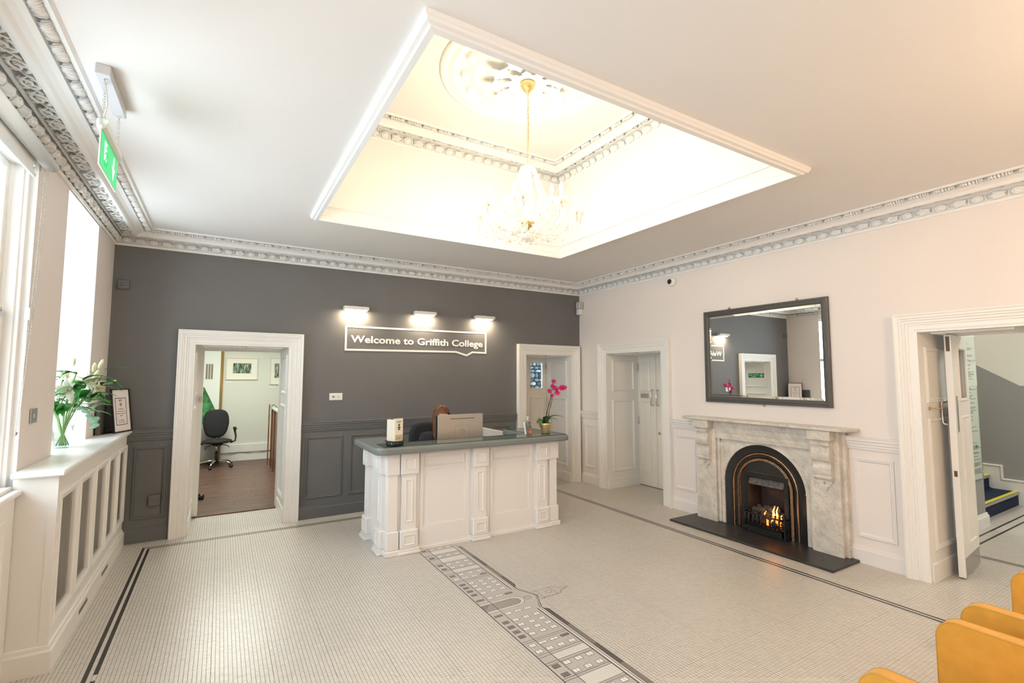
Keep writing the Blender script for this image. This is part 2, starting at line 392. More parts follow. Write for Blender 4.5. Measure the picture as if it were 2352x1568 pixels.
for sx in (-1, 1):
    scb.tube([(sx*t_, (.018 if sx > 0 else -.018)*math.sin(t_*38), .004) for t_ in [k*.0165 for k in range(11)]], [.009]*11, 6)
    scb.ell((sx*.083, 0, .006), (.020, .015, .010), 8, 5)
    scb.ell((sx*.015, sx*.020, .004), (.020, .010, .009), 8, 5)
scr_me = scb.mesh('scroll', [plaster])
lf = MB()
for sx in (-1, 1):
    for k_, (ax, w_, h_) in enumerate(((.011, .0105, .012), (.031, .0085, .016), (.047, .0075, .013), (.060, .0055, .009))):
        lf.ell((sx*ax, .002*k_, .003), (w_, .021-.002*k_, h_), 8, 6)
        lf.tube([(sx*(ax-.004), -.018, .010), (sx*ax, -.004, .015), (sx*(ax+.005), .012, .013), (sx*(ax+.002), .021, .006)], [.002, .0035, .0035, .002], 5)
leaf_me = lf.mesh('acanthus_leaf', [plaster])
def cornice(name, M, along, outd, a0, a1, m0, m1, ds=1., dz=lambda z: z, skip=lambda a: False, parent=None, dscale_c=1.):
    # M(a,d,z) places a profile point; mitre factors m0/m1 shift the ends with depth
    b = MB(); n = len(CP); vs = [M(a0+m0*d*ds, d*ds, dz(z)) for d, z in CP]+[M(a1+m1*d*ds, d*ds, dz(z)) for d, z in CP]
    b.add(vs, [(i, i+1, n+i+1, n+i) for i in range(n-1)])
    if parent is None:
        o = b.build(name, plaster); o['kind'] = 'structure'
    else: o = b.build(name, plaster, parent)
    al = Vector(along); od = Vector(outd); up = Vector((0, 0, 1)); sz = (dz(3.2)-dz(3.1))/.1
    def put(me, nm, a, dpt, zpt, td, tz, flip=1, scl=1.):
        t = (od*td*ds+up*tz*sz).normalized(); nn = (od*tz*sz-up*td*ds).normalized()
        mm = Matrix.Identity(4); p = Vector(M(a, dpt*ds, dz(zpt)))
        sy = math.sqrt((td*ds)**2+(tz*sz)**2)/math.hypot(td, tz)
        for i in range(3): mm[i][0] = al[i]*flip*scl; mm[i][1] = t[i]*sy; mm[i][2] = nn[i]; mm[i][3] = p[i]
        inst(me, nm, o, mm)
    def run(pitch, dref, fn):
        s0 = a0+m0*dref*ds; s1 = a1+m1*dref*ds; k = max(1, round((s1-s0)/pitch)); p = (s1-s0)/k
        for i in range(k):
            a = s0+(i+.5)*p
            if not skip(a): fn(a, i, p/pitch)
    run(.115, .034, lambda a, i, s_: put(ros_me if i % 2 else egg_me, 'rosette' if i % 2 else 'egg_leaf', a, .030, 3.116, .016, .057, 1, s_))
    run(.332, .096, lambda a, i, s_: put(scr_me, 'scroll', a, .094, 3.176, .064, -.002, 1, s_))
    run(.165, .236, lambda a, i, s_: put(leaf_me, 'acanthus_leaf', a, .235, 3.202, .034, .010, 1, s_))
    return o
cornice('trim_1', lambda a, d, z: (L+d, a, z), (0, 1, 0), (1, 0, 0), FR, D, 0, -1/1.26, 1.26, skip=lambda a: a < 1.9)
cornice('trim_2', lambda a, d, z: (a, D-d, z), (1, 0, 0), (0, -1, 0), L, R, 1.26, -1)
cornice('trim_3', lambda a, d, z: (R-d, a, z), (0, 1, 0), (-1, 0, 0), FR, D, 0, -1, skip=lambda a: a < .75)
cdz = lambda z: 4.062+(z-3.062)*(.188/.158) if z < 3.225 else 4.30
cornice('coffer_cornice', lambda a, d, z: (a, b1-d, z), (1, 0, 0), (0, -1, 0), a0, a1, 1, -1, .88, cdz, parent=ceiling, skip=lambda a: a < 1.0)
cornice('coffer_cornice', lambda a, d, z: (a1-d, a, z), (0, 1, 0), (-1, 0, 0), b0, b1, 1, -1, .88, cdz, parent=ceiling, skip=lambda a: a < 2.2)
cornice('coffer_cornice', lambda a, d, z: (a0+d, a, z), (0, 1, 0), (1, 0, 0), b0, b1, 1, -1, .88, cdz, parent=ceiling, skip=lambda a: True)
cornice('coffer_cornice', lambda a, d, z: (a, b0+d, z), (1, 0, 0), (0, 1, 0), a0, a1, 1, -1, .88, cdz, parent=ceiling, skip=lambda a: True)
# ---- ceiling rose
RX, RY = 2.135, 3.295
rose = MB(); rose.lathe([(.74, 0), (.74, -.012), (.72, -.022), (.70, -.022), (.69, -.012), (.66, -.010), (.65, -.022), (.63, -.026), (.62, -.016), (.60, -.004), (.46, -.004), (.45, -.016), (.43, -.02), (.42, -.008), (.40, -.004), (.16, -.02), (.12, -.05), (.07, -.06), (.0001, -.06)], (RX, RY, CZ), 64)
rose_o = rose.build('ceiling_rose', plaster, ceiling)
def blade(Lg, W, H, lobes=4, curl=.5):
    b = MB(); nu, nv = 12, 6; vs = []
    for i in range(nu+1):
        u = i/nu; wd = W*math.sin(math.pi*min(1, .12+.88*u)**.8)*(1+.28*math.sin(u*lobes*2*math.pi))
        for j in range(nv+1):
            v = -1+2*j/nv
            vs.append((u*Lg, wd*v, H*(math.sin(math.pi*u)*.55+curl*u*u)+.35*H*(1-abs(v))*(.4+.6*math.cos(6*v))))
    b.add(vs, [(i*(nv+1)+j, i*(nv+1)+j+1, (i+1)*(nv+1)+j+1, (i+1)*(nv+1)+j) for i in range(nu) for j in range(nv)], 0, True)
    return b
big_leaf = blade(.30, .085, .075, 4, .9).mesh('rose_leaf', [plaster]); mid_leaf = blade(.17, .055, .06, 3, 1.1).mesh('rose_leaf', [plaster]); shell = polar([(.2, .03), (.6, .036), (.85, .024), (1, .0)], 16, .06, .04, 5, .16).mesh('rose_shell', [plaster])
def rosemat(a, r_, z_):
    return Matrix.Translation((RX+r_*math.cos(a), RY+r_*math.sin(a), CZ-z_)) @ Matrix.Rotation(a, 4, 'Z') @ Matrix.Diagonal((1, -1, -1, 1))
for k in range(10): inst(big_leaf, 'rose_leaf', rose_o, rosemat(k*2*math.pi/10, .10, .01))
for k in range(10): inst(mid_leaf, 'rose_leaf', rose_o, rosemat((k+.5)*2*math.pi/10, .06, .035))
for k in range(14): inst(shell, 'rose_shell', rose_o, rosemat(k*2*math.pi/14, .53, .004) @ Matrix.Rotation(math.pi/2, 4, 'Z'))
# ---- dado rails, panels and baseboards
RAIL = [(1.030, 0), (1.030, .010), (1.040, .016), (1.052, .016), (1.058, .024), (1.078, .024), (1.086, .032), (1.104, .032), (1.112, .042), (1.132, .044), (1.146, .050), (1.150, .048), (1.150, 0)]
BASE = [(0, 0), (0, .024), (.118, .024), (.124, .020), (.128, .012), (.146, .010), (.152, 0)]
PMOLD = [(0, 0), (.003, .012), (.012, .016), (.020, .010), (.026, .014), (.034, .006), (.040, 0)]
def rail(b, M, a0, a1, prof):
    n = len(prof); b.add([M(a0, z, c) for z, c in prof]+[M(a1, z, c) for z, c in prof], [(i, i+1, n+i+1, n+i) for i in range(n-1)]+[tuple(range(n)), tuple(range(n, 2*n))])
def panel(b, M, a0, a1, b0_, b1_, prof=PMOLD): b.sweep(M, [(a0, b0_), (a1, b0_), (a1, b1_), (a0, b1_)], prof, True)
def dado(pref, M, runs, panels, mt, nm):
    t = struct('trim_%d' % nm); bb = struct('baseboard_'+pref)
    for a0_, a1_ in runs:
        b = MB(); rail(b, M, a0_, a1_, RAIL); b.build('dado_rail', mt, t)
        b = MB(); rail(b, M, a0_, a1_, BASE); b.build('skirting_board', mt, bb)
    for p in panels:
        b = MB(); panel(b, M, *p); b.build('panel_moulding', mt, t)
zb, zt_ = .232, .975
dado('back', MBK, [(-.80, -.405), (.838, 3.87)], [(-.745, -.46, zb, zt_)]+[(a, a+.437, zb, zt_) for a in (.898, 1.418, 1.938, 2.458, 2.978)]+[(3.50, 3.80, zb, zt_)], dark_g, 4)
dado('right', MRT, [(5.815, 6.33), (3.92, 4.42), (1.89, 2.35), (FR, .38)], [(5.97, 6.20, .25, .93), (4.05, 4.385, .262, .955), (1.965, 2.285, zb, .957)], dado_m, 5)
# ---- door surrounds
ARCH = [(0, 0), (0, .030), (.012, .034), (.045, .034), (.050, .040), (.062, .040), (.068, .048), (.085, .046), (.092, .054), (.104, .054), (.110, .062), (.128, .062), (.136, .068), (.147, .066), (.147, 0)]
def surround(n, M, op, thick, panels_sides, end_c, mt=white, lintel=True):
    t = struct('door_%d' % n)
    MB().sweep(M, [(op[0], 0), (op[0], op[3]), (op[1], op[3]), (op[1], 0)], ARCH).build('architrave', mt, t)
    b = MB(); e = .012       # jamb linings, head lining
    def bx(a0, a1, b0_, b1_, c0, c1):
        p, q = M(a0, b0_, c0), M(a1, b1_, c1); b.box(min(p[0], q[0]), max(p[0], q[0]), min(p[1], q[1]), max(p[1], q[1]), b0_, b1_)
    bx(op[0]-.001, op[0]+e, 0, op[3], .03, -thick); bx(op[1]-e, op[1]+.001, 0, op[3], .03, -thick); bx(op[0]+e, op[1]-e, op[3]-e, op[3]+.001, .03, -thick)
    b.build('jamb_lining', mt, t)
    for side in panels_sides:
        a = op[0]+e if side == 'l' else op[1]-e; sg = 1 if side == 'l' else -1
        MJ = lambda u, v, c, a=a, sg=sg: M(a+sg*c, v, -u)
        for (u0, u1, v0, v1) in ((.09, end_c-.10, 1.48, 1.965), (.09, end_c-.10, .245, 1.35)):
            bb = MB(); panel(bb, MJ, u0, u1, v0, v1); bb.build('panel_moulding', mt, t)
        bb = MB(); rail(bb, lambda u, v, c: MJ(u, v, c), .0, end_c, [(0, 0), (0, .012), (.142, .012), (.150, 0)]); bb.build('plinth', mt, t)
    MH = lambda u, v, c: M(u, op[3]-e-c, -v)
    wd = (op[1]-op[0]-.2)/2
    for k in range(2):
        bb = MB(); panel(bb, MH, op[0]+.07+k*(wd+.06), op[0]+.07+k*(wd+.06)+wd, .08, end_c-.1); bb.build('panel_moulding', mt, t)
    return t
d1 = surround(1, MBK, OP1, .74, 'lr', .72); d2 = surround(2, MBK, OP2, .70, 'lr', .70); d3 = surround(3, MRT, OP3, .66, 'lr', .66); d4 = surround(4, MRT, OP4, .72, 'l' if False else 'lr', .66)
# office threshold and frame behind door 1
b = MB(); b.box(-.267, .692, 7.05, 7.10, -.001, .012); b.build('threshold', mat('threshold_wood', (.13, .05, .035), .4, var=.3, vscale=12), d1)
b = MB(); b.box(-.2545, -.19, 7.072, 7.24, 0.013, 2.02); b.box(.665, .679, 7.072, 7.2, 0.013, 2.02); b.box(-.2545, .679, 7.072, 7.2, 2.02, 2.047); b.build('door_frame', white, d1)
b = MB(); b.cbox(-.222, -.188, 7.046, 7.051, 1.39, 1.455, .001); b.build('strike_plate', steel, d1)
# first aid sign fixed on the left reveal
# ---- doors
def leaf_panels(b, M, a0, a1, z0, z1, rects): 
    for r_ in rects: panel(b, M, *r_)
M2 = lambda a, z, c: (a, 7.03-c, z)
b = MB(); GLS = (4.605, 4.865, 1.505, 1.945)
b.slab(M2, 4.05, 4.935, .008, 2.055, [GLS], 0, -.045); leaf_o = b.build('door_leaf', cream, d2)
for r_ in ((4.60, 4.885, .26, 1.355),):
    bb = MB(); panel(bb, M2, *r_); bb.build('panel_moulding', cream, leaf_o)
bb = MB(); bb.sweep(M2, [(GLS[0], GLS[2]), (GLS[1], GLS[2]), (GLS[1], GLS[3]), (GLS[0], GLS[3])], [(0, -.002), (0, .006), (-.016, .006), (-.016, -.002)], True); bb.build('glazing_bead', cream, leaf_o)
bb = MB(); bb.box(GLS[0], GLS[1], 7.045, 7.049, GLS[2], GLS[3]); bb.build('pane', pane, leaf_o)
for z_ in (1.84, .3):
    bb = MB(); bb.tube([(4.93, 7.022, z_), (4.93, 7.022, z_+.10)], .008, 8); bb.build('hinge', steel, leaf_o)
# door 3: pair of leaves
M3 = lambda a, z, c: (5.79-c, a, z)
for (a0_, a1_) in ((5.283, 5.655), (4.565, 5.277)):
    bb = MB(); bb.box(5.79, 5.835, a0_, a1_, .008, 2.06); lo = bb.build('door_leaf', cream, d3)
    pr_ = ((5.395, 5.60, 1.46, 1.94), (5.395, 5.60, .20, 1.325)) if a0_ > 5 else ((4.68, 5.16, 1.46, 1.94), (4.68, 5.16, .20, 1.325))
    for r_ in pr_:
        bb = MB(); panel(bb, M3, *r_); bb.build('panel_moulding', cream, lo)
    hy = 5.345 if a0_ > 5 else 5.235
    bb = MB(); x_ = 5.79; bb.tube([(x_, hy, 1.50), (x_-.035, hy, 1.50), (x_-.05, hy, 1.485), (x_-.05, hy, 1.275), (x_-.035, hy, 1.26), (x_, hy, 1.26)], .009, 10); bb.build('pull_handle', chrome, lo)
    if a0_ > 5:
        bb = MB(); bb.cbox(5.784, 5.79, 5.43, 5.60, 1.37, 1.44, .002); bb.build('push_plate', steel, lo)
        for z_ in (1.80, .95):
            bb = MB(); bb.tube([(5.785, 5.65, z_), (5.785, 5.65, z_+.12)], .008, 8); bb.build('hinge', steel, lo)
    else:
        bb = MB(); bb.lathe([(.0001, 0), (.022, 0), (.022, .008), (.014, .012), (.0001, .012)], (5.79, 5.225, .84), 16, axis='x'); 
        bb.v = [(5.79-(p[0]-5.79), p[1], p[2]) for p in bb.v]; bb.build('lock_cylinder', brass, lo)
b = MB(); b.box(5.78, 5.84, 4.555, 5.665, 0, .006); b.build('threshold', mat('dark_threshold', (.10, .10, .11), .5), d3)
b = MB(); b.box(5.835, 5.86, 4.4, 5.8, 0, 2.3); b.build('backing_board', cream, d3)
b = MB(); b.box(4.0, 4.05, 7.03, 7.05, 0, 2.06); b.box(4.0, 5.0, 7.03, 7.05, 2.05, 2.3); b.build('door_frame', cream, d2)
# ---- windows of the left wall
def sash_window(n, y0, y1, z0, z1, xg, jamb):
    t = struct('window_%d' % n)
    b = MB()
    if jamb:
        for (yj, sg) in ((y1, -1), (y0, 1)):
            P = [(-1.0, 0), (-1.0, .006), (-1.03, .010), (-1.034, .034), (-1.050, .036), (-1.054, .046), (-1.094, .048), (-1.098, .06), (-1.2, .06), (-1.2, 0)]
            b.prism([(p[0], yj+sg*p[1]) for p in P], lambda a, c_, h: (a, c_, h), z0, z1)
        b.box(-1.199, -1.001, y0+.0605, y1-.0605, z0-.02, z0+.03); b.box(-1.199, -1.001, y0+.0605, y1-.0605, z1-.05, z1)
        b.build('window_frame', white, t); ya, yb = y0+.058, y1-.058; za, zb_ = z0+.03, z1-.05
    else:
        b.box(xg-.05, xg+.05, y0, y0+.05, z0, z1); b.box(xg-.05, xg+.05, y1-.05, y1, z0, z1); b.box(xg-.05, xg+.05, y0+.05, y1-.05, z1-.05, z1); b.box(xg-.05, xg+.05, y0+.05, y1-.05, z0, z0+.05)
        b.build('window_frame', white, t); ya, yb = y0+.05, y1-.05; za, zb_ = z0+.05, z1-.05
    zm = 2.07 if n != 1 else 2.05
    for (s0, s1, dx) in ((zm-.02, zb_, 0), (za, zm+.02, .02)):
        b = MB(); x = xg+dx; e = .045
        b.cbox(x-.018, x+.018, ya, ya+e, s0, s1, .004); b.cbox(x-.018, x+.018, yb-e, yb, s0, s1, .004); b.cbox(x-.017, x+.017, ya+e-.003, yb-e+.003, s0, s0+e, .003); b.cbox(x-.017, x+.017, ya+e-.003, yb-e+.003, s1-e, s1, .003)
        sh = b.build('sash', white, t)
        bb = MB(); bb.box(x-.003, x+.003, ya+e-.005, yb-e+.005, s0+e-.005, s1-e+.005); bb.build('pane', pane, sh)
    return t
win2 = sash_window(2, WN1[0], WN1[1], WN1[2], WN1[3], -1.13, True)
sash_window(1, WREC[0], WREC[1], 1.15, WREC[3], -1.40, False)
sash_window(3, WN_EXTRA[0], WN_EXTRA[1], WN_EXTRA[2], WN_EXTRA[3], -1.13, True)  # extra window beside the camera, never in view, added to let in daylight
b = MB(); b.cbox(-1.11, -1.06, 3.70, 3.79, 2.035, 2.06, .003); b.tube([(-1.07, 3.74, 2.06), (-1.07, 3.74, 2.08)], .010, 8); b.build('sash_catch', steel, win2)
# white reveal board and window board above the recess
b = MB(); b.box(-1.40, -1.0, 4.58, 5.58, 3.05, 3.062); b.build('soffit_board', plaster, [o for o in COL.objects if o.name == 'window_1'][0])
b = MB(); b.cbox(-.999, -.982, 2.2, 3.868, 0, 1.03, .003); b.cbox(-.999, -.955, 2.18, 3.868, 1.02, 1.05, .006); b.build('apron_panel', white, win2)
b = MB(); panel(b, lambda a, z, c: (-.982+c, a, z), 2.4, 3.70, .22, .92); b.build('panel_moulding', white, win2)
# ---- office seen through door 1
OY = 11.30
off_w = mat('pale_green_wall_paint', (.70, .71, .63), .8)
ow = MB(); ow.box(-2.2, -2.1, 7.05, OY, 0, 2.7); ow.box(2.6, 2.7, 7.05, OY, 0, 2.7); ow.box(-2.2, 2.7, OY, OY+.1, 0, 2.7); ow.box(-2.2, -.267, 7.05, 7.10, 0, 2.7); ow.box(.70, 2.7, 7.05, 7.10, 0, 2.7); ow.box(-.267, .70, 7.05, 7.10, 2.06, 2.7)
swall('wall_office', ow, off_w)
co = MB(); co.box(-2.2, 2.7, 7.05, OY+.1, 2.7, 2.75); swall('ceiling_office', co, ceil_m)
def wood_mat(name, c0, c1, axis=0, scale=1.):
    mt = bpy.data.materials.new(name); mt.use_nodes = True; nt = mt.node_tree; N = nt.nodes; b = N['Principled BSDF']; b.inputs['Roughness'].default_value = .36
    tc = N.new('ShaderNodeNewGeometry'); oi = N.new('ShaderNodeObjectInfo'); mp = N.new('ShaderNodeVectorMath'); mp.operation = 'MULTIPLY'
    v = [30*scale]*3; v[axis] = 1.6*scale; mp.inputs[1].default_value = v
    ad = N.new('ShaderNodeVectorMath'); ad.operation = 'ADD'; nz = N.new('ShaderNodeTexNoise'); nz.inputs['Scale'].default_value = 1.0; nz.inputs['Detail'].default_value = 6; nz.inputs['Roughness'].default_value = .65
    cm = N.new('ShaderNodeCombineXYZ'); ml = N.new('ShaderNodeMath'); ml.operation = 'MULTIPLY'; ml.inputs[1].default_value = 37
    nt.links.new(tc.outputs['Position'], mp.inputs[0]); nt.links.new(mp.outputs[0], ad.inputs[0]); nt.links.new(oi.outputs['Random'], ml.inputs[0])
    for i in range(3): nt.links.new(ml.outputs[0], cm.inputs[i])
    nt.links.new(cm.outputs[0], ad.inputs[1]); nt.links.new(ad.outputs[0], nz.inputs['Vector'])
    rp = N.new('ShaderNodeValToRGB'); rp.color_ramp.elements[0].position = .32; rp.color_ramp.elements[1].position = .72; rp.color_ramp.elements[0].color = (*c0, 1); rp.color_ramp.elements[1].color = (*c1, 1)
    nt.links.new(nz.outputs['Fac'], rp.inputs['Fac']); nt.links.new(rp.outputs['Color'], b.inputs['Base Color'])
    MATS[name] = mt
    return mt
plankm = wood_mat('dark_plank', (.055, .025, .017), (.20, .105, .07))
fo = MB(); fo.box(-2.2, 2.7, 7.10, OY, -.04, -.004); fo = fo.build('floor_office', mat('plank_joint', (.03, .015, .01), .9)); fo['kind'] = 'structure'
pm = MB().cbox(0, 1.196, 0, .0885, -.004, .002, .0008).mesh('plank', [plankm])
ny = 0; y = 7.10
while y < OY-.05:
    x = -1.3-random.random()*.9
    while x < 1.4:
        o = bpy.data.objects.new('plank', pm); link(o, fo); o.location = (x, y, random.uniform(-.0003, .0003)); x += 1.2
    y += .09
MB().add([(-.3, OY, .155), (1.6, OY, .155), (1.6, OY-.02, .155), (-.3, OY-.02, .155)], [(0, 1, 2, 3)])
bo = struct('baseboard_office')
b = MB(); b.cbox(.03, 1.7, OY-.03, OY, .175, .335, .006); b.build('trunking', white, bo)
b = MB(); b.cbox(.03, 1.7, OY-.02, OY, 0, .165, .006); b.build('skirting_board', white, bo)
b = MB(); b.tube([(.03+i*.04, OY-.035-.006*math.sin(i*.5), .168+.008*math.sin(i*.9)) for i in range(42)], .006, 6); b.build('cable', mat('grey_cable', (.25, .25, .25), .6), bo)
area('office_ceiling_light', (.2, 9.0, 2.66), (1.2, 2.2), 52, (.97, 1, .9), (0, 0, -1))
# ---- hall behind door 4
hg = mat('hall_grey_paint', (.30, .295, .285), .6); hw = mat('hall_cream_paint', (.74, .73, .66), .7)
hb = MB(); hb.box(5.836, 7.62, 2.05, 2.12, 0, 1.60, 1); hb.box(5.836, 7.62, 2.05, 2.12, 1.60, 3.0, 0); swall('wall_hall', hb, [hw, hg])
hb = MB(); hb.box(7.55, 7.62, 2.121, 4.9, 0, 1.6, 1); hb.box(7.55, 7.62, 2.121, 4.9, 1.6, 5.0, 0); swall('wall_stair_left', hb, [hw, hg])
# stair wall x=9.25 with a painted dado that climbs with the stair
def sw(y): return 1.592 if y < 2.057 else 1.592+(y-2.057)*(1.881-1.592)/(2.486-2.057)
ys = [-.6, 2.057, 4.9]; hb = MB()
for i in range(2):
    p, q = ys[i], ys[i+1]
    hb.quad((9.25, p, 0), (9.25, q, 0), (9.25, q, sw(q)), (9.25, p, sw(p)), 1); hb.quad((9.25, p, sw(p)), (9.25, q, sw(q)), (9.25, q, 5.0), (9.25, p, 5.0), 0)
hb.box(9.30, 9.36, -.6, 4.9, -.1, 5.0, 0); swall('wall_stair_right', hb, [hw, hg])
hb = MB(); hb.box(7.5, 9.36, 4.9, 4.96, 0, 5.0, 0); swall('wall_stair_end', hb, [hw, hg])
hb = MB(); hb.box(5.836, 9.36, -.66, -.6, 0, 3.0, 0); swall('wall_hall_near', hb, [hw, hg])
hc = MB(); hc.box(5.835, 9.36, -.66, 2.12, 2.95, 3.0); hc.box(7.5, 9.36, 2.12, 4.96, 5.0, 5.05); hc.box(7.5, 9.36, 2.06, 2.12, 2.95, 5.05); swall('ceiling_hall', hc, ceil_m)
area('hall_ceiling_light', (7.4, .6, 2.92), (1.4, .8), 24, (1, .97, .88), (0, 0, -1))
area('stair_ceiling_light', (8.5, 3.4, 4.9), (.9, .9), 24, (1, .97, .88), (0, 0, -1))
bh = struct('baseboard_hall')
b = MB(); rail(b, lambda a, z, c: (a, 2.05-c, z), 5.87, 7.645, BASE); b.build('skirting_board', white, bh)
carpet = mat('blue_carpet', (.012, .022, .055), .95, var=.4, vscale=30, bump=.6, bscale=500)
stair = thing('staircase', 'blue carpeted stairs with yellow nosing strips seen through the open doorway', 'stairs', (8.4, 2.14, 0))
for k in range(5):
    y0_ = 2.14+k*.28; z1_ = (k+1)*.178
    b = MB(); b.box(7.63, 9.225, y0_+.004, y0_+.30, 0 if k == 0 else z1_-.178, z1_-.003); st = b.build('step', carpet, stair)
    b = MB(); b.cbox(7.64, 9.22, y0_-.012, y0_+.016, z1_-.035, z1_-.001, .003); b.build('nosing', steel, st)
    b = MB(); b.cbox(7.64, 9.22, y0_+.004, y0_+.045, z1_-.004, z1_+.002, .001); b.build('nosing_strip', mat('yellow_strip', (.70, .62, .03), .5), st)
P = [(-.55, 0), (-.55, .145), (2.0, .145)]; top = []
for k in range(5): P += [(2.0+k*.28, .325+k*.178), (2.28+k*.28, .325+k*.178)]
P += [(3.4, .85), (2.14, .0)]
b = MB(); b.prism([(y, z) for y, z in P], lambda a, z, c: (9.25-c, a, z), 0, .03); b.build('stair_string', white, stair)
b = MB(); b.sweep(lambda a, z, c: (9.25-c, a, z), P[1:-2], [(0, .03), (-.004, .042), (-.016, .042), (-.022, .036), (-.03, .03)]); b.build('string_moulding', white, stair)
# notice board on the hall wall
nb = thing('notice_board', 'tall clear acrylic board of printed notices on the hall wall', 'notice board', (7.3, 2.05, .55))
b = MB(); b.cbox(6.9, 7.545, 2.035, 2.05, .55, 2.16, .002); b.build('paper_sheet', mat('notice_paper', (.74, .77, .70), .6), nb)
b = MB(); b.box(6.89, 7.56, 2.026, 2.030, .535, 2.175); b.build('acrylic_cover', clearglass, nb)
ink = mat('print_ink', (.09, .09, .09), .7)
b = MB(); z = 2.12; rnd = random.Random(4)
while z > .60:
    if 1.60 < z < 1.64 or 1.0 < z < 1.04: z -= .05; continue
    n_ = 1 if z > 1.03 else 2
    for c in range(n_):
        xs = 6.95+c*.32; ln = rnd.uniform(.30, .55)/n_
        b.box(xs, xs+ln, 2.0335, 2.0348, z, z+.0045)
    z -= .012 if rnd.random() > .22 else .035
b.build('printed_lines', ink, nb)
b = MB(); b.box(7.38, 7.45, 2.0335, 2.0348, .90, .935); b.build('green_logo_print', mat('green_print', (.10, .42, .22), .6), nb)
for (x, z) in ((7.50, 1.90), (7.52, 1.25), (7.53, .62)):
    b = MB(); b.ell((x, 2.026, z), (.008, .006, .008), 8, 6); b.build('fixing_screw', steel, nb)
oldbrass = mat('tarnished_brass', (.13, .09, .05), .5, .6)
# open leaf of door 4 (hinged at the back of the reveal)
lf4 = bpy.data.objects.new('door_leaf', None); link(lf4, d4); lf4.location = (5.985, 1.715, 0); lf4.rotation_euler = (0, 0, math.radians(5.5)); WLOC[lf4.name] = Vector((0, 0, 0))
# leaf local frame: +x toward the room is -; runs from hinge (0) to -0.545, room side face toward -y
ML = lambda a, z, c: (-a, -.046-c, z)
b = MB(); b.slab(lambda a, z, c: (-a, c, z), 0, .545, .012, 2.075, [(.10, .36, 1.50, 1.965)], -.046, 0); lfb = b.build('leaf_board', white, lf4, local=True)
for r_ in ((.09, .37, 1.49, 1.975), (.09, .37, .26, 1.36)):
    bb = MB(); panel(bb, ML, *r_, prof=[(0, 0), (.004, .008), (.014, .010), (.022, .004), (.026, 0)]); bb.build('panel_moulding', white, lf4, local=True)
bb = MB(); bb.box(-.36, -.10, -.025, -.021, 1.50, 1.965); bb.build('pane', pane, lf4, local=True)
bb = MB(); bb.cbox(-.52, -.02, -.049, -.046, .02, .17, .001); bb.build('kick_plate', steel, lf4, local=True)
bb = MB(); bb.cbox(-.50, -.455, -.050, -.046, 1.23, 1.54, .001); bb.build('push_plate', steel, lf4, local=True)
bb = MB(); bb.tube([(-.49, 0, 1.50), (-.49, .04, 1.50), (-.49, .052, 1.485), (-.49, .052, 1.305), (-.49, .04, 1.29), (-.49, 0, 1.29)], .009, 10); bb.build('pull_handle', chrome, lf4, local=True)
bb = MB(); bb.cbox(-.5465, -.545, -.034, -.012, .85, .90, .001); bb.build('lock_plate', oldbrass, lf4, local=True)
bb = MB(); bb.cbox(-.547, -.545, -.036, -.010, 1.93, 2.06, .001); bb.build('bolt_plate', oldbrass, lf4, local=True)
bb = MB(); bb.tube([(5.275, 1.742, 1.435), (5.275, 1.70, 1.435), (5.30, 1.69, 1.435), (5.42, 1.69, 1.43), (5.45, 1.69, 1.44)], .005, 8); bb.ell((5.275, 1.735, 1.435), (.018, .006, .018), 12, 6); bb.build('hold_back_hook', brass, d4)
# yard wall of rough stone behind the glazed door 2
yb_ = MB(); yb_.box(3.0, 6.8, 8.2, 8.4, -.1, 3.4); yard = yb_.build('wall_yard', mat('yard_mortar', (.05, .06, .065), .9)); yard['kind'] = 'structure'
stm = [mat('yard_stone_%s' % c, col, .9, var=.35, vscale=14, bump=.6, bscale=20) for c, col in (('blue', (.10, .14, .17)), ('pale', (.24, .30, .34)), ('dark', (.04, .05, .06)), ('red', (.12, .05, .05)))]
def rubble(m_, sd):
    r_ = random.Random(sd); b = MB(); b.ell((.5, 0, .5), (.52, .06, .52), 10, 6, sm=False); b.v = [(x+r_.uniform(-.07, .07), y, z+r_.uniform(-.07, .07)) for x, y, z in b.v]; return b.mesh('stone', [m_])
stm_me = [rubble(s_, k) for k, s_ in enumerate(stm)]
rs = random.Random(5); z = .9
while z < 2.6:
    h = rs.uniform(.06, .12); x = 4.2+rs.uniform(-.1, 0)
    while x < 6.2:
        ww = rs.uniform(.07, .17); o = bpy.data.objects.new('stone', rs.choice([stm_me[0], stm_me[0], stm_me[1], stm_me[1], stm_me[2], stm_me[0], stm_me[3]])); link(o, yard); o.location = (x, 8.2, z); o.scale = (ww-.015, 1, h-.015); x += ww
    z += h
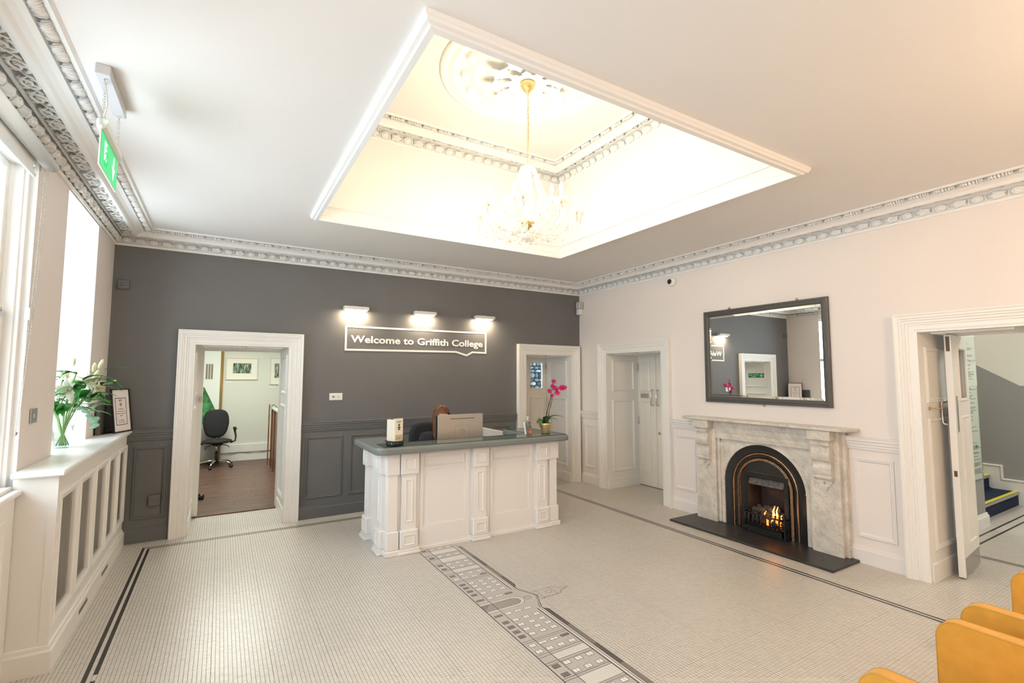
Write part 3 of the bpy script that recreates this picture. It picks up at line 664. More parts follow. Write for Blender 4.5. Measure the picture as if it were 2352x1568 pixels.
# ================================================================ FIREPLACE
def marble_mat():
    mt = bpy.data.materials.new('veined_marble'); mt.use_nodes = True; nt = mt.node_tree; N = nt.nodes; b = N['Principled BSDF']; b.inputs['Roughness'].default_value = .28
    g = N.new('ShaderNodeNewGeometry'); rot = N.new('ShaderNodeMapping'); rot.inputs['Rotation'].default_value = (.7, .3, .2); rot.inputs['Scale'].default_value = (2.2, 2.2, 2.2)
    n0 = N.new('ShaderNodeTexNoise'); n0.inputs['Scale'].default_value = 2.0; n0.inputs['Detail'].default_value = 4
    ad = N.new('ShaderNodeVectorMath'); ad.operation = 'MULTIPLY_ADD'; ad.inputs[1].default_value = (.45, .45, .45)
    nt.links.new(g.outputs['Position'], rot.inputs['Vector']); nt.links.new(rot.outputs[0], n0.inputs['Vector']); nt.links.new(n0.outputs['Color'], ad.inputs[0]); nt.links.new(rot.outputs[0], ad.inputs[2])
    n1 = N.new('ShaderNodeTexNoise'); n1.inputs['Scale'].default_value = 2.6; n1.inputs['Detail'].default_value = 7; n1.inputs['Roughness'].default_value = .62
    mp2 = N.new('ShaderNodeMapping'); mp2.inputs['Scale'].default_value = (1, 2.6, .55); nt.links.new(ad.outputs[0], mp2.inputs['Vector']); nt.links.new(mp2.outputs[0], n1.inputs['Vector'])
    rp = N.new('ShaderNodeValToRGB'); e = rp.color_ramp.elements; e[0].position = .486; e[0].color = (1, 1, 1, 1); e[1].position = .514; e[1].color = (1, 1, 1, 1)
    k = e.new(.494); k.color = (.86, .86, .86, 1); k = e.new(.5); k.color = (.42, .42, .42, 1); k = e.new(.506); k.color = (.88, .88, .88, 1)
    n2 = N.new('ShaderNodeTexNoise'); n2.inputs['Scale'].default_value = 3.5; n2.inputs['Detail'].default_value = 6; nt.links.new(ad.outputs[0], n2.inputs['Vector'])
    r2 = N.new('ShaderNodeValToRGB'); r2.color_ramp.elements[0].position = .33; r2.color_ramp.elements[1].position = .62; r2.color_ramp.elements[0].color = (.56, .52, .465, 1); r2.color_ramp.elements[1].color = (.72, .665, .59, 1)
    mx = N.new('ShaderNodeMix'); mx.data_type = 'RGBA'; mx.blend_type = 'MULTIPLY'; mx.inputs[0].default_value = .8
    nt.links.new(n1.outputs['Fac'], rp.inputs['Fac']); nt.links.new(n2.outputs['Fac'], r2.inputs['Fac']); nt.links.new(r2.outputs['Color'], mx.inputs[6]); nt.links.new(rp.outputs['Color'], mx.inputs[7]); nt.links.new(mx.outputs[2], b.inputs['Base Color'])
    return mt
marble = marble_mat()
slate = mat('black_slate', (.035, .033, .033), .38, var=.35, vscale=9, bump=.1, bscale=30)
iron = mat('black_cast_iron', (.035, .033, .032), .42, .5, bump=.15, bscale=90)
copper = mat('aged_copper', (.36, .22, .13), .36, 1.0, var=.25, vscale=20)
iron2 = mat('matt_black_steel', (.018, .018, .018), .5, .3)
YC = 3.16
fp = thing('fireplace', 'veined white marble fireplace with scrolled corbels and arched black cast iron insert', 'fireplace', (R, YC, 0))
b = MB(); b.cbox(4.63, R-.001, YC-.895, YC+.895, -.001, .022, .004)
h_ = b.build('hearth_slab', slate, fp); h_['label'] = 'black slate hearth slab'
for sg in (-1, 1):
    i0, o0 = YC+sg*.535, YC+sg*.80; lo, hi = min(i0, o0), max(i0, o0)
    b = MB(); b.box(5.03, R, lo, hi, .022, 1.19); pj = b.build('pilaster', marble, fp)
    s0, s1 = (hi, hi+.035) if sg > 0 else (lo-.035, lo)
    b = MB(); b.box(5.075, R, s0, s1, .022, 1.19); b.build('outer_slip', marble, pj)
    b = MB(); b.box(5.022, 5.05, lo-.004, hi+.004, .022, .20); b.build('plinth_block', marble, pj)
    s0, s1 = (i0-.035, i0) if sg > 0 else (i0, i0+.035)
    b = MB(); b.cbox(5.055, R, s0, s1, .022, 1.0, .008); b.build('inner_slip', marble, pj)
    c = YC+sg*.667
    b = MB(); b.cbox(4.925, 5.03, c-.105, c+.105, 1.10, 1.19, .003); b.cbox(4.945, 5.03, c-.095, c+.095, 1.082, 1.10, .006); cbo = b.build('corbel_cap', marble, fp)
    side = [(0, 1.082), (.085, 1.082), (.085, 1.052), (.074, 1.046), (.066, 1.03), (.066, 1.012), (.078, .992), (.086, .97), (.086, .945), (.078, .915), (.062, .895), (.050, .885), (.046, .865), (.050, .845), (.058, .830), (.058, .795), (.052, .770), (.046, .762), (.052, .752), (.050, .735), (.030, .718), (.012, .712), (0, .712)]
    b = MB(); b.prism([(5.03-p, z) for p, z in side], lambda a, z, cc: (a, cc, z), c-.082, c+.082); b.build('corbel', marble, cbo)
    app = [(-.07, .714), (.07, .714), (.068, .690), (.052, .682), (.048, .665), (.030, .655), (.022, .630), (.010, .612), (-.010, .612), (-.022, .630), (-.030, .655), (-.048, .665), (-.052, .682), (-.068, .690)]
    b = MB(); b.prism([(c+p, z) for p, z in app], lambda a, z, cc: (5.03-cc, a, z), 0, .016); b.build('corbel_pendant', marble, cbo)
    b = MB(); b.sweep(lambda a, z, cc: (5.03-cc, a, z), [(c, .672), (c+.010, .687), (c, .702), (c-.010, .687)], [(0, .016), (0, .019), (.003, .019), (.003, .016)], True); b.build('diamond_inlay', mat('inlay_grey', (.25, .24, .23), .4), cbo)
b = MB(); i0, i1 = YC-.535, YC+.535; fr_ = [(.985, .02), (.985, .10), (1.012, .104), (1.016, .092), (1.055, .092), (1.060, .10), (1.075, .104), (1.08, .094), (1.125, .094), (1.13, .102), (1.19, .108), (1.19, 0)]
rail(b, lambda a, z, c: (R-c, a, z), i0, i1, fr_); b.build('frieze', marble, fp)
b = MB(); pl = [(2.22, R), (2.245, 4.935), (2.275, 4.90), (4.065, 4.90), (4.095, 4.935), (4.12, R)]
pl = [(x, y) for y, x in pl]
for (z0, z1, e0, e1) in ((1.192, 1.200, .012, 0), (1.200, 1.216, 0, 0), (1.216, 1.224, 0, .008)):
    cxm, cym = R, YC
    def sh(e): return [(x+(e if x < 5.1 else 0), y+(e if y < YC else -e)) for x, y in pl]
    p0, p1 = sh(e0), sh(e1); n = len(p0); b.add([(x, y, z0) for x, y in p0]+[(x, y, z1) for x, y in p1], [(i, (i+1) % n, n+(i+1) % n, n+i) for i in range(n)]+[tuple(range(n-1, -1, -1)), tuple(range(n, 2*n))])
b.build('mantel_shelf', marble, fp)
# spandrel plate with the arched opening
AR, AZ = .458, .502
b = MB(); nseg = 40; vs = []; fs = []
for X in (5.078, R-.002):
    for i in range(nseg+1):
        th = math.pi*i/nseg; yi, zi = YC+AR*math.cos(th), AZ+AR*math.sin(th)
        k = min(.502/max(abs(math.cos(th)), 1e-6), (.99-AZ)/max(math.sin(th), 1e-6)); vs += [(X, yi, zi), (X, YC+k*math.cos(th), AZ+k*math.sin(th))]
n2 = 2*(nseg+1)
for i in range(nseg): fs += [(2*i, 2*i+1, 2*i+3, 2*i+2), (2*i, 2*i+2, n2+2*i+2, n2+2*i)]
b.add(vs, fs)
for sg in (-1, 1): b.box(5.078, R-.002, min(YC+sg*AR, YC+sg*.502), max(YC+sg*AR, YC+sg*.502), .022, AZ)
sp = b.build('spandrel', marble, fp)
arcp = [(YC+(AR+.001)*math.cos(math.pi*i/40), AZ+(AR+.001)*math.sin(math.pi*i/40)) for i in range(41)]
b = MB(); b.sweep(lambda a, z, c: (5.078-c, a, z), [(YC+AR+.001, .022)]+arcp+[(YC-AR-.001, .022)], [(0, 0), (0, .006), (-.035, .006), (-.038, 0)]); b.build('arch_moulding', marble, sp)
for sg in (-1, 1):
    b = MB(); b.cbox(5.066, 5.078, min(YC+sg*(AR-.002), YC+sg*.50), max(YC+sg*(AR-.002), YC+sg*.50), .515, .535, .003); b.build('arch_band', marble, sp)
# cast iron arched insert
def arch_path(r, z0=.024, n=44): return [(YC+r, z0)]+[(YC+r*math.cos(math.pi*i/n), AZ+r*math.sin(math.pi*i/n)) for i in range(n+1)]+[(YC-r, z0)]
MI = lambda a, z, c: (5.095-c, a, z)
ins = bpy.data.objects.new('iron_insert', None); link(ins, fp); ins.location = (0, 0, 0); WLOC[ins.name] = wl(fp)
b = MB(); b.sweep(MI, arch_path(.456), [(0, 0), (.0, .010), (.012, .006), (.05, -.006), (.075, -.010), (.082, -.004)]); b.build('arch_frame', iron, ins)
b = MB(); b.sweep(MI, arch_path(.374), [(0, -.012), (.006, 0), (.014, .004), (.022, .0), (.028, -.012)]); b.build('copper_bead', copper, ins)
b = MB(); b.sweep(MI, arch_path(.346), [(0, -.012), (.02, -.014), (.024, -.004), (.03, -.014)]); b.build('beaded_band', iron, ins)
b = MB(); b.sweep(MI, arch_path(.316), [(0, -.014), (.005, -.004), (.03, .0), (.034, -.010), (.038, -.014)]); b.build('copper_band', copper, ins)
rib = MB().cbox(-.003, .003, -.014, .014, -.006, .006, .002).mesh('copper_rib', [copper])
path = arch_path(.300, .04, 60); tot = []
for k in range(len(path)-1):
    (y0, z0), (y1, z1) = path[k], path[k+1]; ln = math.hypot(y1-y0, z1-z0); n = max(1, int(ln/.0135))
    for i in range(n): t = (i+.5)/n; tot.append((y0+(y1-y0)*t, z0+(z1-z0)*t, math.atan2(z1-z0, y1-y0)))
for (y, z, a) in tot:
    mm = Matrix.Identity(4); al = Vector((0, math.cos(a), math.sin(a))); nr = Vector((0, -math.sin(a), math.cos(a)))
    for i in range(3): mm[i][0] = al[i]; mm[i][1] = nr[i]; mm[i][2] = (-1, 0, 0)[i]; mm[i][3] = (5.096, y, z)[i]
    inst(rib, 'copper_rib', ins, mm)
b = MB(); vs = [(5.108, y, z) for y, z in arch_path(.292, .024, 40)]
FRM = (YC-.025-.245, YC-.025+.245, .05, .645)
arcs = arch_path(.292, .024, 40); nA = len(arcs); inner = []
for (y, z) in arcs:
    yy = min(max(y, FRM[0]), FRM[1]); zz = min(max(z, FRM[2]), FRM[3])
    if y >= FRM[1]: yy = FRM[1]
    if y <= FRM[0]: yy = FRM[0]
    if AZ < z and FRM[0] < y < FRM[1]: zz = FRM[3]
    inner.append((yy, zz))
b.add([(5.108, y, z) for y, z in arcs]+[(5.108, y, z) for y, z in inner], [(i, i+1, nA+i+1, nA+i) for i in range(nA-1)]); b.build('iron_plate', iron, ins)
b = MB(); MF = lambda a, z, c: (5.108-c, a, z)
b.sweep(MF, [(FRM[0], .024), (FRM[0], FRM[3]), (FRM[1], FRM[3]), (FRM[1], .024)], [(0, 0), (0, .018), (-.04, .018), (-.048, .006), (-.05, -.06)]); b.build('fire_frame', iron2, ins)
b = MB(); yl, yr = FRM[0]+.05, FRM[1]-.05
b.add([(5.13, yl, .60), (5.13, yr, .60), (5.085, yr, .525), (5.085, yl, .525), (5.093, yl, .520), (5.093, yr, .520), (5.14, yr, .60), (5.14, yl, .60)], [(0, 1, 2, 3), (3, 2, 5, 4), (4, 5, 6, 7), (0, 3, 4, 7), (1, 6, 5, 2)])
b.build('hood', mat('worn_grey_steel', (.12, .11, .105), .5, .4, var=.5, vscale=30), ins)
b = MB(); b.box(5.33, 5.36, yl-.05, yr+.05, 0, .66); b.box(5.10, 5.36, yl-.03, yl, 0, .66); b.box(5.10, 5.36, yr, yr+.03, 0, .66); b.box(5.1, 5.36, yl, yr, .62, .66); b.box(5.1, 5.36, yl-.03, yr+.03, -.02, .025); b.build('firebox', mat('sooty_brick', (.06, .035, .028), .9, var=.4, vscale=6), ins)
# gas fire: grate, coals, flames
gf = thing('gas_fire', 'glowing coal effect gas fire behind a black barred grate in the fireplace', 'fire', (5.1, YC-.03, .024))
yl, yr = YC-.03-.235, YC-.03+.235
for z in (.115, .225):
    b = MB(); b.tube([(5.10, yl, z), (5.03, yl+.02, z), (5.0, yl+.07, z), (4.995, (yl+yr)/2, z), (5.0, yr-.07, z), (5.03, yr-.02, z), (5.10, yr, z)], .009, 8); b.build('grate_rail', iron2, gf)
for k in range(9):
    y = yl+.045+k*(yr-yl-.09)/8; xx = 4.993+.010*abs(k-4)/4
    b = MB(); b.tube([(xx+.01, y, .10), (xx-.012, y, .125), (xx-.016, y, .17), (xx-.012, y, .215), (xx+.01, y, .24)], [.007, .010, .011, .010, .007], 8); b.build('grate_bar', iron2, gf)
    b = MB(); b.ell((xx+.006, y, .252), .011, 8, 6); b.build('bar_knob', iron2, gf)
for y in (yl+.01, yr-.01):
    b = MB(); b.lathe([(.012, .022), (.016, .03), (.008, .06), (.012, .10), (.008, .18), (.014, .23), (.008, .25), (.014, .27), (.010, .285), (.0001, .295)], (5.03, y, 0), 12); b.build('grate_post', iron2, gf)
b = MB(); b.cbox(5.02, 5.03, yl+.04, yr-.04, .026, .095, .003); b.cbox(5.01, 5.02, yl+.1, yl+.2, .05, .058, .002); b.cbox(5.01, 5.02, yr-.2, yr-.1, .05, .058, .002); b.build('ash_cover', iron2, gf)
b = MB(); b.box(5.04, 5.32, yl+.02, yr-.02, .10, .125); b.build('burner_tray', iron2, gf)
coalm = mat('grey_coal', (.055, .05, .046), .95, var=.5, vscale=40); ember = mat('glowing_coal', (.2, .06, .02), .9, emit=(1, .16, .02), es=2.)
def rock(seed, m_):
    rr = random.Random(seed); b = MB(); b.ell((0, 0, 0), 1, 8, 6, sm=False); b.v = [tuple(c*(1+rr.uniform(-.18, .18)) for c in v) for v in b.v]; return b.mesh('coal', [m_])
rk = [rock(i, coalm) for i in range(4)]; rke = rock(9, ember); rs = random.Random(11)
for k in range(52):
    lay = 0 if k < 22 else (1 if k < 40 else 2); y = rs.uniform(yl+.06+.02*lay, yr-.06-.02*lay); x = rs.uniform(5.06, 5.22-.02*lay); z = .15+.055*lay+.03*(x-5.06)/.15
    hot = (y < YC-.03) and lay < 2 and rs.random() < .38
    o = bpy.data.objects.new('coal', rke if hot else rk[k % 4]); link(o, gf); o.location = Vector((x, y, z))-wl(gf); s_ = rs.uniform(.026, .04); o.scale = (s_, s_*1.15, s_*.85); o.rotation_euler = (rs.random()*3, rs.random()*3, rs.random()*3)
flm = mat('flame', (1, .4, .05), .5, emit=(1, .36, .06), es=5)
for (y, z0, h, r_) in ((YC-.115, .19, .15, .014), (YC-.15, .21, .13, .010), (YC-.10, .17, .09, .016), (YC-.19, .20, .06, .010), (YC-.02, .22, .045, .009), (YC-.06, .19, .05, .010)):
    b = MB(); b.tube([(5.075, y, z0), (5.07, y-.006, z0+h*.35), (5.075, y+.004, z0+h*.6), (5.08, y-.014, z0+h)], [r_*.6, r_, r_*.6, .001], 7); b.build('flame', flm, gf)
pl_ = bpy.data.lights.new('fire_glow', 'POINT'); pl_.energy = .25; pl_.color = (1, .38, .1); pl_.shadow_soft_size = .05; po = bpy.data.objects.new('fire_glow', pl_); link(po); po.location = (5.0, YC-.1, .30)
# ================================================================ MIRROR ABOVE THE MANTEL
mr = thing('wall_mirror', 'large rectangular mirror in a dark grey frame above the mantel', 'mirror', (R, 3.15, 1.95))
mf = mat('dark_grey_frame', (.10, .095, .09), .4, .2, bump=.15, bscale=60)
y0, y1, z0, z1 = 2.437, 3.868, 1.402, 2.502
b = MB(); b.sweep(MRT, [(y0, z0), (y1, z0), (y1, z1), (y0, z1)], [(0, .002), (0, .030), (.006, .036), (.016, .036), (.020, .030), (.028, .030), (.036, .036), (.046, .035), (.052, .028), (.060, .026), (.064, .018), (.069, .018), (.069, .006)], True); b.build('frame', mf, mr)
mir_m = mat('mirror_silver', (.93, .95, .95), .0, 1.0)
b = MB(); g0, g1, h0, h1 = y0+.066, y1-.066, z0+.066, z1-.066; e = .026
X0, X1 = R-.021, R-.0175
o4 = [(X1, g0, h0), (X1, g1, h0), (X1, g1, h1), (X1, g0, h1)]; i4 = [(X0, g0+e, h0+e), (X0, g1-e, h0+e), (X0, g1-e, h1-e), (X0, g0+e, h1-e)]
yw = -.0045
o4 = [(x-(y-3.15)*yw, y, z) for x, y, z in o4]; i4 = [(x-(y-3.15)*yw, y, z) for x, y, z in i4]
b.add(o4+i4, [(4, 5, 6, 7), (0, 1, 5, 4), (1, 2, 6, 5), (2, 3, 7, 6), (3, 0, 4, 7)]); b.build('mirror_glass', mir_m, mr)
for (y, z) in ((3.525, 2.502), (2.741, 2.502), (3.14, 1.402)):
    b = MB(); s_ = 1 if z > 2 else -1; b.cbox(R-.012, R-.002, y-.016, y+.016, z-.008*s_, z+.012*s_, .002); b.ell((R-.014, y, z+.014*s_), (.008, .012, .012), 10, 6); b.build('mounting_lug', brass, mr)
# ================================================================ small things on the right wall
cc = thing('security_camera', 'white dome security camera high on the pale wall', 'security camera', (R, 4.36, 2.975))
b = MB(); b.lathe([(.0001, .0), (.064, 0), (.066, .02), (.058, .036), (.045, .044), (.03, .046)], (0, 0, 0), 28, axis='x'); b.v = [(R-p[0], 4.36+p[1], 2.975+p[2]) for p in b.v]; b.build('housing', plasticw, cc)
b = MB(); b.ell((R-.040, 4.372, 2.975), (.030, .034, .034), 20, 12); b.build('lens_dome', mat('dark_dome', (.012, .012, .014), .12), cc)
sn = thing('alarm_sensor', 'white motion sensor mounted in the corner above the glazed door', 'sensor', (5.06, 6.24, 2.74))
b = MB(); b.cbox(5.03, 5.13, 6.20, 6.30, 2.83, 2.945, .012); b.build('sensor_head', mat('beige_plastic', (.50, .48, .44), .4), sn)
b = MB(); b.cbox(5.05, 5.13, 6.22, 6.31, 2.735, 2.83, .008); b.build('sensor_bracket', plasticw, sn)
# ================================================================ RECEPTION DESK
DX0, DX1, DYF = 1.41, 3.39, 4.66
desk = thing('reception_desk', 'white panelled reception desk with pilasters and grey U shaped counter', 'reception desk', (2.4, 4.9, 0))
deskw = mat('white_desk_paint', (.84, .81, .79), .36, bump=.04, bscale=25)
b = MB(); b.box(DX0, DX1, DYF, DYF+.06, 0, .97); b.build('front_panel', deskw, desk)
for x0_, x1_ in ((DX0, DX0+.06), (DX1-.06, DX1)):
    b = MB(); b.box(x0_, x1_, DYF+.06, 5.36, 0, .97); b.build('side_panel', deskw, desk)
b = MB(); b.cbox(1.55, 3.25, 4.90, 5.45, .71, .745, .004); b.build('worktop', mat('pale_laminate', (.68, .64, .58), .4), desk)
b = MB(); b.box(DX0+.06, DX1-.06, DYF+.06, 5.40, .02, .06); b.build('floor_plinth', deskw, desk)
b = MB(); b.cbox(3.11, 3.15, 5.405, 6.26, 0, 1.0, .003); b.build('return_panel', deskw, desk)
MD = lambda a, z, c: (a, DYF-c, z)
THIN = [(0, 0), (.002, .006), (.008, .008), (.014, .002), (.018, 0)]
for (a0_, a1_) in ((1.735, 2.275), (2.525, 3.07)):
    b = MB(); b.box(a0_, a1_, DYF-.012, DYF, .04, .226); b.build('lower_board', deskw, desk)
    b = MB(); b.box(a0_, a0_+.035, DYF-.012, DYF, .226, .965); b.box(a1_-.045, a1_, DYF-.012, DYF, .226, .965); b.box(a0_+.035, a1_-.045, DYF-.012, DYF, .775, .80); b.box(a0_+.035, a1_-.045, DYF-.012, DYF, .905, .965); b.build('panel_frame', deskw, desk)
    b = MB(); panel(b, MD, a0_+.045, a1_-.05, .806, .90, THIN); b.build('panel_moulding', deskw, desk)
    b = MB(); rail(b, MD, a0_-.02, a1_+.02, [(0, 0), (0, .022), (.026, .022), (.032, .015), (.050, .014), (.056, 0)]); b.build('base_moulding', deskw, desk)
def pil(M, a0_, a1_, sides=True):
    o = None; c = (a0_+a1_)/2; w2 = (a1_-a0_)/2
    def bx(b, w_, z0, z1, c1, ch=.004):
        p, q = M(c-w_, z0, -.01), M(c+w_, z1, c1); b.cbox(p[0], q[0], p[1], q[1], z0, z1, ch)
    b = MB(); bx(b, w2, .755, .968, .062); o = b.build('pilaster', deskw, desk)
    b = MB(); bx(b, w2*.80, .20, .76, .040); b.build('shaft', deskw, o)
    b = MB(); bx(b, w2, .05, .225, .062, .010); b.build('pedestal', deskw, o)
    b = MB(); bx(b, w2+.018, 0, .028, .082, .006); bx(b, w2+.008, .028, .052, .070, .003); b.build('foot', deskw, o)
    for (cw, z0, z1, cc) in ((w2*.62, .80, .905, .062), (w2*.42, .295, .70, .040), (w2*.62, .082, .182, .062)):
        b = MB(); b.sweep(M, [(c-cw, z0), (c+cw, z0), (c+cw, z1), (c-cw, z1)], [(0, cc-.001), (0, cc+.006), (.006, cc+.008), (.014, cc+.001), (.016, cc-.001)], True); b.build('panel_moulding', deskw, o)
for a in (1.523, 2.303, 3.096): pil(MD, a, a+.182)
ML_ = lambda a, z, c: (DX0-c, a, z); MR_ = lambda a, z, c: (DX1+c, a, z)
for a in (4.70, 5.20): pil(ML_, a, a+.17); pil(MR_, a, a+.17)
for (x0_, x1_) in ((1.405, 1.50), (3.30, 3.395)):
    b = MB(); b.cbox(x0_, x1_, 4.625, 4.72, .225, .755, .003); cp = b.build('corner_post', deskw, desk)
    b = MB(); b.cbox(x0_-.015, x1_+.015, 4.608, 4.73, .05, .225, .008); b.build('pedestal', deskw, cp)
    b = MB(); b.cbox(x0_-.027, x1_+.027, 4.592, 4.74, 0, .05, .005); b.build('foot', deskw, cp)
    b = MB(); b.cbox(x0_-.015, x1_+.015, 4.608, 4.73, .755, .968, .004); b.build('cap_block', deskw, cp)
# U-shaped counter (rounded front corners) in grey
def upoly(o=0.):
    x0, x1, y0, y1 = 1.255-o, 3.52+o, 4.50-o, 5.40+o; r_ = .09; P = []
    for (cx, cy, a0_) in ((x1-r_, y0+r_, -90),):
        P += [(cx+r_*math.cos(math.radians(a0_+t)), cy+r_*math.sin(math.radians(a0_+t))) for t in range(0, 91, 15)]
    P += [(x1, y1-.03), (x1-.03, y1), (3.13+o, y1), (3.10-o, y1-.03), (3.10-o, 4.90+o), (3.06-o, 4.86+o), (1.66+o, 4.86+o), (1.62+o, 4.90+o), (1.62+o, y1-.03), (1.59+o, y1), (x0+.03, y1), (x0, y1-.03)]
    P += [(x0+r_+r_*math.cos(math.radians(180+t)), y0+r_+r_*math.sin(math.radians(180+t))) for t in range(0, 91, 15)]
    return P
b = MB(); lay = [(.965, -.012), (.972, -.003), (.985, 0), (1.012, 0), (1.024, -.004), (1.030, -.014)]; vs = []; n = len(upoly())
for z, o in lay: vs += [(x, y, z) for x, y in upoly(o)]
b.add(vs, [(k*n+i, k*n+(i+1) % n, (k+1)*n+(i+1) % n, (k+1)*n+i) for k in range(len(lay)-1) for i in range(n)]+[tuple(range(n-1, -1, -1)), tuple(range((len(lay)-1)*n, len(lay)*n))])
b.build('counter_top', grey_top, desk)
gtop = glassmat('green_edged_glass', (.93, .97, .95), .06, fres=.32)
b = MB(); gp = [(3.47, 4.545), (3.49, 4.57), (3.49, 5.37), (3.14, 5.37), (3.14, 4.83), (1.36, 4.83), (1.34, 4.82), (1.34, 4.57), (1.36, 4.545)]
b.prism(gp, lambda a, c, h: (a, c, h), 1.0305, 1.0355); b.build('glass_overlay', gtop, desk)
edge = mat('green_glass_edge', (.01, .10, .07), .1)
b = MB(); b.sweep(lambda a, c, h: (a, c, h), gp, [(0, 1.0306), (.001, 1.0306), (.001, 1.0354), (0, 1.0354)], True); b.build('glass_edge', edge, desk)
ZC = 1.036
# ---- leaflet carousel on the counter
br = thing('brochure_carousel', 'round black carousel of cream leaflets on the left of the counter', 'brochure holder', (1.475, 4.665, ZC))
b = MB(); b.lathe([(.0001, 0), (.082, 0), (.085, .004), (.085, .030), (.082, .034), (.088, .036), (.088, .040), (.0001, .040)], (1.475, 4.665, ZC), 32); b.build('base', mat('gloss_black', (.012, .012, .012), .15), br)
b = MB(); b.lathe([(.092, .034), (.096, .040), (.092, .046), (.090, .040), (.092, .034)], (1.475, 4.665, ZC), 32); b.build('rim', black, br)
lc = mat('cream_paper', (.78, .70, .55), .7); lw = mat('pale_paper', (.86, .80, .68), .7)
def leaflet(cx, cy, ang, n, w_=.10, h=.20, tint=lc):
    for k in range(n):
        mm = Matrix.Translation((cx, cy, ZC+.041)) @ Matrix.Rotation(ang, 4, 'Z') @ Matrix.Translation((0, k*.006, 0))
        b = MB(); b.cbox(-w_/2, w_/2, -.002, .002, 0, h-.004*(k % 3), .0006); b.v = [tuple(mm @ Vector(v)) for v in b.v]; b.build('leaflet', tint, br)
leaflet(1.500, 4.625, .42, 5, .10, .215, lw); leaflet(1.430, 4.665, -1.15, 5, .10, .205); leaflet(1.505, 4.70, 1.95, 4, .10, .19)
mm = Matrix.Translation((1.500, 4.625, ZC+.041)) @ Matrix.Rotation(.42, 4, 'Z')
def loc_box(b, mm, x0, x1, z0, z1, y=-.0032, t=.0006):
    q = MB().box(x0, x1, y, y+t, z0, z1); b.add([tuple(mm @ Vector(v)) for v in q.v], q.f)
b = MB()
for (x0, x1, z0, z1) in ((-.010, .010, .145, .165), (-.006, .006, .135, .146), (-.020, .020, .125, .135), (-.008, .008, .113, .126), (-.014, .014, .106, .113), (-.030, .030, .185, .190), (-.022, .022, .178, .181), (-.012, .012, .024, .028)): loc_box(b, mm, x0, x1, z0, z1)
b.build('printed_emblem', mat('brown_ink', (.10, .085, .06), .7), br)
b = MB(); loc_box(b, mm, -.046, .046, .012, .060, -.0030); b.build('printed_panel', mat('tan_print', (.62, .50, .33), .7), br)
# ---- card stand
cs = thing('leaflet_stand', 'small clear stand of photo leaflets with an orange card on the counter', 'leaflet stand', (3.085, 4.735, ZC))
mm = Matrix.Translation((3.085, 4.735, ZC)) @ Matrix.Rotation(.30, 4, 'Z') @ Matrix.Rotation(-.16, 4, 'X')
def lb(b, x0, x1, y0, y1, z0, z1, ch=.0006):
    q = MB().cbox(x0, x1, y0, y1, z0, z1, ch); b.add([tuple(mm @ Vector(v)) for v in q.v], q.f)
b = MB(); lb(b, -.052, .052, .0, .022, .006, .145); b.build('leaflet_stack', mat('leaflet_edge', (.74, .73, .72), .6), cs)
photo = bpy.data.materials.new('photo_collage_print'); photo.use_nodes = True; nt = photo.node_tree; N = nt.nodes; vz = N.new('ShaderNodeTexVoronoi'); vz.distance = 'CHEBYCHEV'; vz.inputs['Scale'].default_value = 42; hv = N.new('ShaderNodeHueSaturation'); hv.inputs['Saturation'].default_value = .35; hv.inputs['Value'].default_value = .32
tc = N.new('ShaderNodeTexCoord'); nt.links.new(tc.outputs['Object'], vz.inputs['Vector']); nt.links.new(vz.outputs['Color'], hv.inputs['Color']); nt.links.new(hv.outputs[0], N['Principled BSDF'].inputs['Base Color'])
b = MB(); lb(b, -.050, .050, -.002, 0, .008, .144); b.build('photo_cover', photo, cs)
b = MB(); lb(b, -.010, .052, -.005, -.003, .008, .046); b.build('orange_card', mat('orange_card', (.85, .22, .05), .6), cs)
b = MB(); lb(b, -.054, .054, .024, .027, 0, .165); lb(b, -.054, .054, -.010, -.007, 0, .030); lb(b, -.054, .054, -.010, .04, -.002, .002); b.v = [(x, y, max(z, ZC)) for x, y, z in b.v]; b.build('acrylic_stand', clearglass, cs)
sb = thing('sanitiser_bottle', 'small clear plastic bottle standing behind the photo leaflets', 'bottle', (3.105, 4.80, ZC))
b = MB(); b.lathe([(.0001, 0), (.020, 0), (.022, .004), (.022, .13), (.016, .15), (.009, .158)], (3.105, 4.80, ZC), 16); b.build('bottle_body', clearglass, sb)
b = MB(); b.lathe([(.010, .156), (.010, .168), (.006, .17), (.006, .185), (.018, .188), (.018, .196), (.0001, .197)], (3.105, 4.80, ZC), 14); b.build('pump_cap', plasticw, sb)
